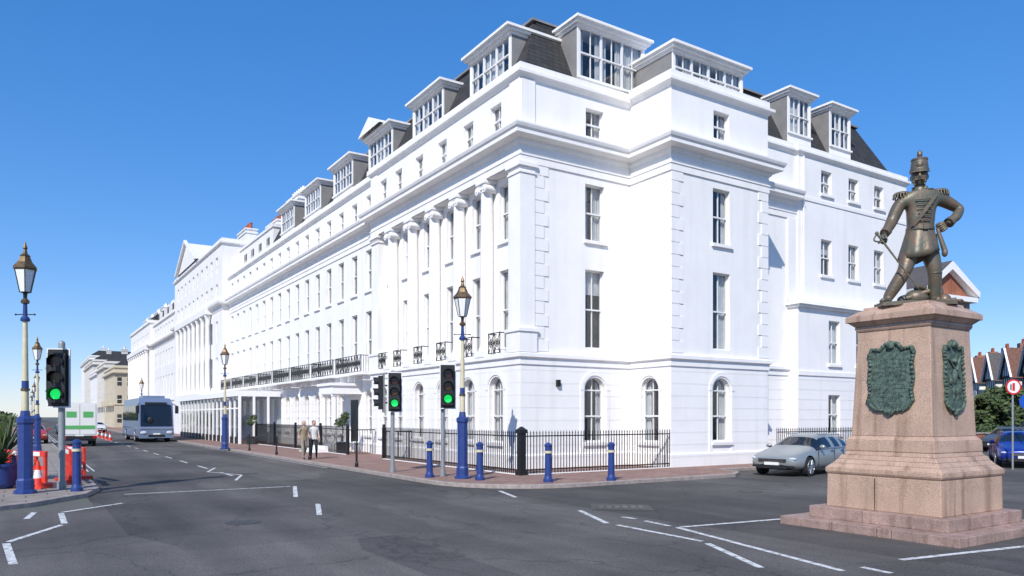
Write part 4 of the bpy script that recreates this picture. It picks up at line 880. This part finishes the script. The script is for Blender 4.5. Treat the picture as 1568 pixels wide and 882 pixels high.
# ------------------------------------------------------------------ people
def person(loc,rz,shirt,trouser,hair,ph=1):
    e=empty('pedestrian',loc,rz); m=MB()
    st=.16*ph
    V=[(0,0,.93,.14,.11),(0,0,1.08,.13,.10),(0,-.01,1.25,.155,.11),(0,0,1.40,.13,.09),(0,0,1.47,.055,.055),(0,-.01,1.55,.05,.05),
     (-.09,0,.88,.095,.1),(-.10,-st*.7-.03,.48,.065,.07),(-.10,-st,.1,.04,.045),(-.10,-st-.15,.05,.04,.03),
     (.09,0,.88,.095,.1),(.10,st*.3-.04,.48,.065,.07),(.10,st+.1,.12,.04,.045),(.10,st-.03,.05,.04,.03),
     (-.17,0,1.38,.06,.06),(-.22,.06*ph,1.12,.045,.045),(-.23,.0,.90,.032,.032),(.17,0,1.38,.06,.06),(.22,-.03*ph,1.12,.045,.045),(.23,-.14,.92,.032,.032)]
    E=[(0,1),(1,2),(2,3),(3,4),(4,5),(0,6),(6,7),(7,8),(8,9),(0,10),(10,11),(11,12),(12,13),(3,14),(14,15),(15,16),(3,17),(17,18),(18,19)]
    def mf(c):
        if c.z>1.475: return 2
        if abs(c.x)>.175 and c.z<1.15: return 2
        if c.z>.9: return 0
        return 1 if c.z>.1 else 4
    skin(m,V,E,0,2,mf)
    m.ball((0,-.015,1.63),.1,2,14,10,(.82,.98,1.2)); m.ball((0,.012,1.665),.105,3,14,10,(.86,.95,1.0)); m.add([(-.015,-.108,1.63),(.015,-.108,1.63),(0,-.138,1.61),(0,-.108,1.655)],[(0,1,2),(0,2,3),(1,3,2)],2)
    for s in (-1,1): m.ball((s*.032,-.1,1.645),.01,4,6,4); m.ball((s*.083,0,1.625),.02,2,6,4,(.4,.8,1.2))
    m.ball((0,-.1,1.583),.018,2,6,4,(1.3,.5,.4))
    for wr in ((-.23,0,.90),(.23,-.14,.92)):
        w0=Vector(wr); sx=1 if wr[0]>0 else -1
        m.ball(w0+Vector((0,-.005,-.05)),.04,2,8,6,(.45,.9,1.2))
        for q in range(4): m.cyl(w0+Vector((0,(q-1.5)*.018,-.085)),w0+Vector((-sx*.012,(q-1.5)*.02-.01,-.15+abs(q-1.4)*.008)),.009,.007,n=6,mi=2)
        m.cyl(w0+Vector((0,-.03,-.04)),w0+Vector((-sx*.01,-.065,-.09)),.011,.008,n=6,mi=2)
    m.obj('body',[shirt,trouser,SKIN,hair,SIGBLK],e)
sh1=mat('jacket_tan',(.30,.24,.16),.85,nscale=20,namt=.2); tr1=mat('trousers_beige',(.28,.25,.2),.85,nscale=20,namt=.2); sh2=mat('shirt_white',(.65,.65,.63),.8,nscale=20,namt=.1); tr2=mat('trousers_navy',(.02,.022,.03),.8)
person((-9.4,33.9,.117),ANG+R(8),sh1,tr1,HAIRG); person((-9.05,34.3,.117),ANG-R(5),sh2,tr2,HAIRB,-1)
person((*W(-4.3,60)[:2],.117),ANG,sh2,tr2,HAIRB)

# ------------------------------------------------------------------ barriers, cones, planters
def barrier(loc,rz):
    e=empty('plastic_barrier',loc,rz); m=MB()
    m.box(-.95,.95,-.04,.04,.85,1.0); m.box(-.95,.95,-.04,.04,.15,.3)
    for x in (-.95,-.5,-.05,.4,.85): m.box(x,x+.1,-.035,.035,.3,.85)
    m.box(-.9,.9,-.03,.03,.5,.6); m.box(-.7,.7,-.045,.045,.86,.98,1)
    for x in (-.7,.7): m.box(x-.06,x+.06,-.28,.28,.02,.12)
    m.obj('panel',[ORANGE,REFL],e,.01)
barrier((-12.95,21.9,.12),R(-55)); barrier((-13.6,23.4,.12),R(-45)); barrier((-15.3,21.2,.12),R(15)); barrier((-13.3,20.6,.12),R(-30))
def cone(loc):
    e=empty('traffic_cone',loc); m=MB(); m.box(-.2,.2,-.2,.2,.0,.04,0); m.lathe([(.15,.04),(.11,.28)],(0,0,0),14,0,True); m.lathe([(.112,.28),(.075,.5)],(0,0,0),14,1,True); m.lathe([(.073,.5),(.03,.75)],(0,0,0),14,0,True); m.obj('cone',[ORANGE,REFL],e)
cone((-12.75,20.2,.12)); 
for v in (50,54,58,63): cone(W(-9.2,v))
def planter(loc,s=1,col=BLUE):
    e=empty('potted_plant',loc,0,s); m=MB(); m.lathe([(.22,0),(.3,.1),(.36,.5),(.4,.52),(.4,.58),(.33,.58),(.33,.52)],(0,0,0),16,0,True)
    for k in range(60):
        a=random.uniform(0,6.28); el=random.uniform(.3,1.5); ln=random.uniform(.5,.95); p=Vector((0,0,.55)); d=Vector((math.cos(a)*math.cos(el),math.sin(a)*math.cos(el),math.sin(el))); sd=Vector((-math.sin(a),math.cos(a),0))
        pr=p
        for q in range(5):
            nx=pr+d*ln/5; w0=.035*(1-abs(q-1.5)/5);w1=.035*(1-abs(q-.5)/5) if q<4 else .002
            m.add([pr-sd*w0,pr+sd*w0,nx+sd*w1,nx-sd*w1],[(0,1,2,3)],1+k%2); pr=nx; d=(d+Vector((0,0,-.16))).normalized()
    m.obj('pot_and_leaves',[col,LEAF,LEAF2],e)
planter((-13.75,20.2,.12),1.15); planter((-15.2,22.6,.12),1.5)
def topiary(loc,s=1):
    e=empty('bay_tree_in_pot',loc,0,s); m=MB(); m.tbox(-.28,.28,-.28,.28,.45,.5,.05,.05,3); m.box(-.25,.25,-.25,.25,0,.45,3); m.cyl((0,0,.5),(0,0,1.3),.03,n=6,mi=2)
    leaves(m,[(0,0,1.5,.34,.34,.25),(.1,.1,1.72,.2,.2,.2),(-.1,-.05,1.35,.25,.25,.15)],300,.07); m.obj('tree',[LEAF,LEAF2,BARK,SIGBLK],e)
topiary(W(-1.1,15.5,.12),1.15); topiary(W(-2.0,31.0,.12),1.1)
def hedge(name,blobs,n,size):
    e=empty(name,(0,0,0)); m=MB(); leaves(m,blobs,n,size); m.obj('foliage',[LEAF,LEAF2,BARK],e)
hedge('shrub_border',[(*W(-21-random.random()*9,14+k*4,.6+random.random()*.5),1.8,1.8,.9) for k in range(30)],8000,.2)
hedge('shrub_border',[(*W(-19-random.random()*4,60+k*6,.8+random.random()*.9),3,3,1.5) for k in range(26)],5000,.35)
def tree(loc,h,r,n=3000,sz=.22):
    e=empty('tree',loc); m=MB(); m.cyl((0,0,0),(0.1,0,h*.5),.22,.14,n=10,mi=2); bl=[]
    for k in range(10):
        a=k*.8+random.random(); q=r*random.uniform(.35,.8); z=h*random.uniform(.45,.85); p=(q*math.cos(a),q*math.sin(a),z); m.cyl((.05,0,h*random.uniform(.3,.45)),p,.09,.03,n=6,mi=2); s=r*random.uniform(.28,.45); bl.append((*p,s,s,s*.8))
    bl.append((0,0,h*.85,r*.4,r*.4,h*.15)); leaves(m,bl,n,sz); m.obj('crown',[LEAF,LEAF2,BARK],e)
tree((38.5,58,0),4.6,2.4); tree((42.5,63,0),4.6,2.6); tree((46.5,66,0),5.6,2.8); tree((36.0,57,0),3.8,2.2)
hedge('hedge',[(31+k*1.5,50+k*.6,.75,1.1,.8,.9) for k in range(14)],4200,.13)
m=MB(); m.M=Matrix.Translation((28,45.5,0))@Matrix.Rotation(R(20),4,'Z'); m.box(0,26,-.15,.15,0,1.0); m.box(-.05,26.05,-.2,.2,1.0,1.1,1); m.obj('garden_wall',[REDBRICK,KERB])

# ------------------------------------------------------------------ brick house with pediment
e=empty('brick_house',(31.2,53.5,0),R(28)); m=MB()
ZE=10.3; PK=12.7
m.box(-2.7,2.35,0,14,0,ZE,0); m.add([(-2.7,-.01,ZE+.3),(2.3,-.01,ZE+.3),(-.4,-.01,PK),(-2.7,14,ZE+.3),(2.3,14,ZE+.3),(-.4,14,PK)],[(0,1,2),(3,5,4)],0)
m.box(-3.1,2.7,-.4,14.1,ZE,ZE+.35,1)
for q in (-3.2,2.85):
    m.add([(q,-.45,ZE+.35),(-.4,-.45,PK-.25),(-.4,-.45,PK+.35),(q*1.03,-.45,ZE+.75),(q,14,ZE+.35),(-.4,14,PK-.25),(-.4,14,PK+.35),(q*1.03,14,ZE+.75)],[(0,1,2,3),(0,1,5,4),(0,3,7,4)],1); m.add([(q*1.04,-.44,ZE+.76),(-.4,-.44,PK+.36),(-.4,14,PK+.36),(q*1.04,14,ZE+.76)],[(0,1,2,3)],2)
for z in (1,4.2,7.6):
    for x in (-1.3,1.1): m.box(x-.45,x+.45,-.03,.0,z,z+1.6,3); m.box(x-.5,x+.5,-.06,-.03,z-.1,z,1); m.box(x-.02,x+.02,-.045,-.03,z,z+1.6,1); m.box(x-.45,x+.45,-.045,-.03,z+.78,z+.83,1)
m.obj('walls_and_roof',[REDBRICK,TRIM,TILEG,CGLASS],e)
def tudor(loc,rz,wd=6,h=5.6,rh=3.6,i=0):
    e=empty('half_timbered_house',loc,rz); m=MB()
    m.box(0,wd-.01,0,9,0,3,0); m.box(0,wd-.01,0.003,9,3,h,1)
    m.add([(-.2,-.4,h-.1),(wd+.2,-.4,h-.1),(wd+.2,4.5,h+rh),(-.2,4.5,h+rh),(-.2,9.4,h-.1),(wd+.2,9.4,h-.1)],[(0,1,2,3),(3,2,5,4)],2)
    m.add([(0,0,h),(0,9,h),(0,4.5,h+rh-.1),(wd,0,h),(wd,9,h),(wd,4.5,h+rh-.1)],[(0,1,2),(3,5,4)],0)
    a,b=wd*.30,wd*.95; c=(a+b)/2; gy=-1.0
    m.box(a+.2,b-.2,gy,.0,0,h,1); m.box(a+.2,b-.2,gy-.02,gy,0,2.9,0)
    m.add([(a,gy-.1,h),(b,gy-.1,h),(c,gy-.1,h+2.6)],[(0,1,2)],1)
    m.add([(a-.2,gy-.4,h-.2),(c,gy-.4,h+2.8),(c,3.3,h+2.8),(a-.2,1,h-.2),(b+.2,gy-.4,h-.2),(b+.2,1,h-.2)],[(0,1,2,3),(4,1,2,5)],2)
    for s,q in ((a,1),(b,-1)): m.cyl((s-q*.15,gy-.38,h-.15),(c,gy-.38,h+2.75),.12,n=4,mi=4,smooth=False)
    for k in range(6):
        x=a+.3+(b-a-.6)*k/5; t=1-abs(x-c)/(c-a); m.box(x-.06,x+.06,gy-.13,gy-.1,h,h+max(.1,2.5*t),3); m.box(x-.06,x+.06,gy-.04,gy-.0,3.0,h,3)
    m.box(a+.2,b-.2,gy-.14,gy-.05,h-.1,h+.1,3); m.box(a+.2,b-.2,gy-.06,gy,2.9,3.1,3)
    for z in (.9,3.6): m.box(c-1.1,c+1.1,gy-.12,gy-.07,z,z+1.4,5); [m.box(c+x-.05,c+x+.05,gy-.15,gy-.12,z,z+1.4,4) for x in (-1.1,-.37,.37,1.1)]; m.box(c-1.14,c+1.14,gy-.15,gy-.12,z+.95,z+1.04,4)
    m.box(.4,1.3,-.03,0,.1,2.2,5); m.box(.35,1.35,-.03,0,3.7,4.9,5)
    m.box(.2,1.3,4.0,5.0,h+2,h+rh+1.1,0)
    for x in (.45,1.05): m.lathe([(.14,h+rh+1.1),(.12,h+rh+1.6)],(x,4.5,0),8,6,True)
    m.obj('house',[REDBRICK,WHITE2,(TILE,TILEG)[i%2],TIMBER,TRIM,CGLASS,TERRA],e)
dirv=Vector((.32,.947,0)).normalized()
for k in range(8):
    p=Vector((48.2,70,0))+dirv*(6.15*(k-1)); tudor((p.x,p.y,0),math.atan2(-dirv.y,-dirv.x),6,5.9,3.4,k)
def sign(loc,h,items,rz=0):
    e=empty('traffic_sign',loc,rz); m=MB(); m.cyl((0,0,0),(0,0,h),.035,n=10,mi=0)
    for z,mi,k in items:
        m.cyl((0,-.05,z),(0,-.035,z),.3,n=28,mi=mi,smooth=False)
        if k=='bar': m.cyl((0,-.056,z),(0,-.05,z),.24,n=28,mi=3,smooth=False); m.box(-.05,.05,-.06,-.056,z-.15,z+.15,1); m.box(-.13,-.08,-.06,-.056,z-.12,z+.1,4)
        else: m.box(-.03,.03,-.056,-.05,z-.15,z+.15,3)
    m.obj('pole_and_disc',[GREY,SIGNRED,SIGNBLUE,SIGWHT,SIGBLK],e)
sign((19.4,29.1,0),3.5,[(3.2,1,'bar')]); sign((20.6,30.1,0),2.9,[(2.65,2,'arrow')])

# ------------------------------------------------------------------ light, sky, camera
az=Vector((-.318,-.944,0)).normalized(); el=R(40); s=Vector((az.x*math.cos(el),az.y*math.cos(el),math.sin(el)))
sd=bpy.data.lights.new('sun','SUN'); sd.energy=4.7; sd.angle=R(.5); sd.color=(1,.95,.875); so=bpy.data.objects.new('sun',sd); COL.objects.link(so); so.rotation_euler=(-s).to_track_quat('-Z','Y').to_euler()
wd=bpy.data.worlds.new('World'); scene.world=wd; wd.use_nodes=True; nt=wd.node_tree; bg=nt.nodes['Background']; sk=nt.nodes.new('ShaderNodeTexSky'); sk.sky_type='NISHITA'; sk.sun_disc=False; sk.sun_elevation=el; sk.sun_rotation=math.atan2(s.x,s.y); sk.altitude=0; sk.air_density=1.; sk.dust_density=.1; sk.ozone_density=3.
gm=nt.nodes.new('ShaderNodeGamma'); gm.inputs['Gamma'].default_value=.62
tn=nt.nodes.new('ShaderNodeMix'); tn.data_type='RGBA'; tn.blend_type='MULTIPLY'; tn.inputs['Factor'].default_value=1; tn.inputs['B'].default_value=(.83,.885,1.08,1)
hs=nt.nodes.new('ShaderNodeHueSaturation'); hs.inputs['Saturation'].default_value=1.45; hs.inputs['Value'].default_value=1.9
nt.links.new(sk.outputs[0],gm.inputs['Color']); nt.links.new(gm.outputs[0],tn.inputs['A']); nt.links.new(tn.outputs['Result'],hs.inputs['Color']); nt.links.new(hs.outputs[0],bg.inputs[0]); bg.inputs[1].default_value=.15
cd=bpy.data.cameras.new('camera'); co=bpy.data.objects.new('camera',cd); COL.objects.link(co); co.location=(0,0,2.05); co.rotation_euler=(R(90),0,0); cd.sensor_width=36; cd.lens=1150/1568*36; cd.shift_y=(638-441)/1568; cd.clip_end=5000; scene.camera=co
scene.view_settings.view_transform='Standard'; scene.view_settings.look='None'; scene.view_settings.exposure=0
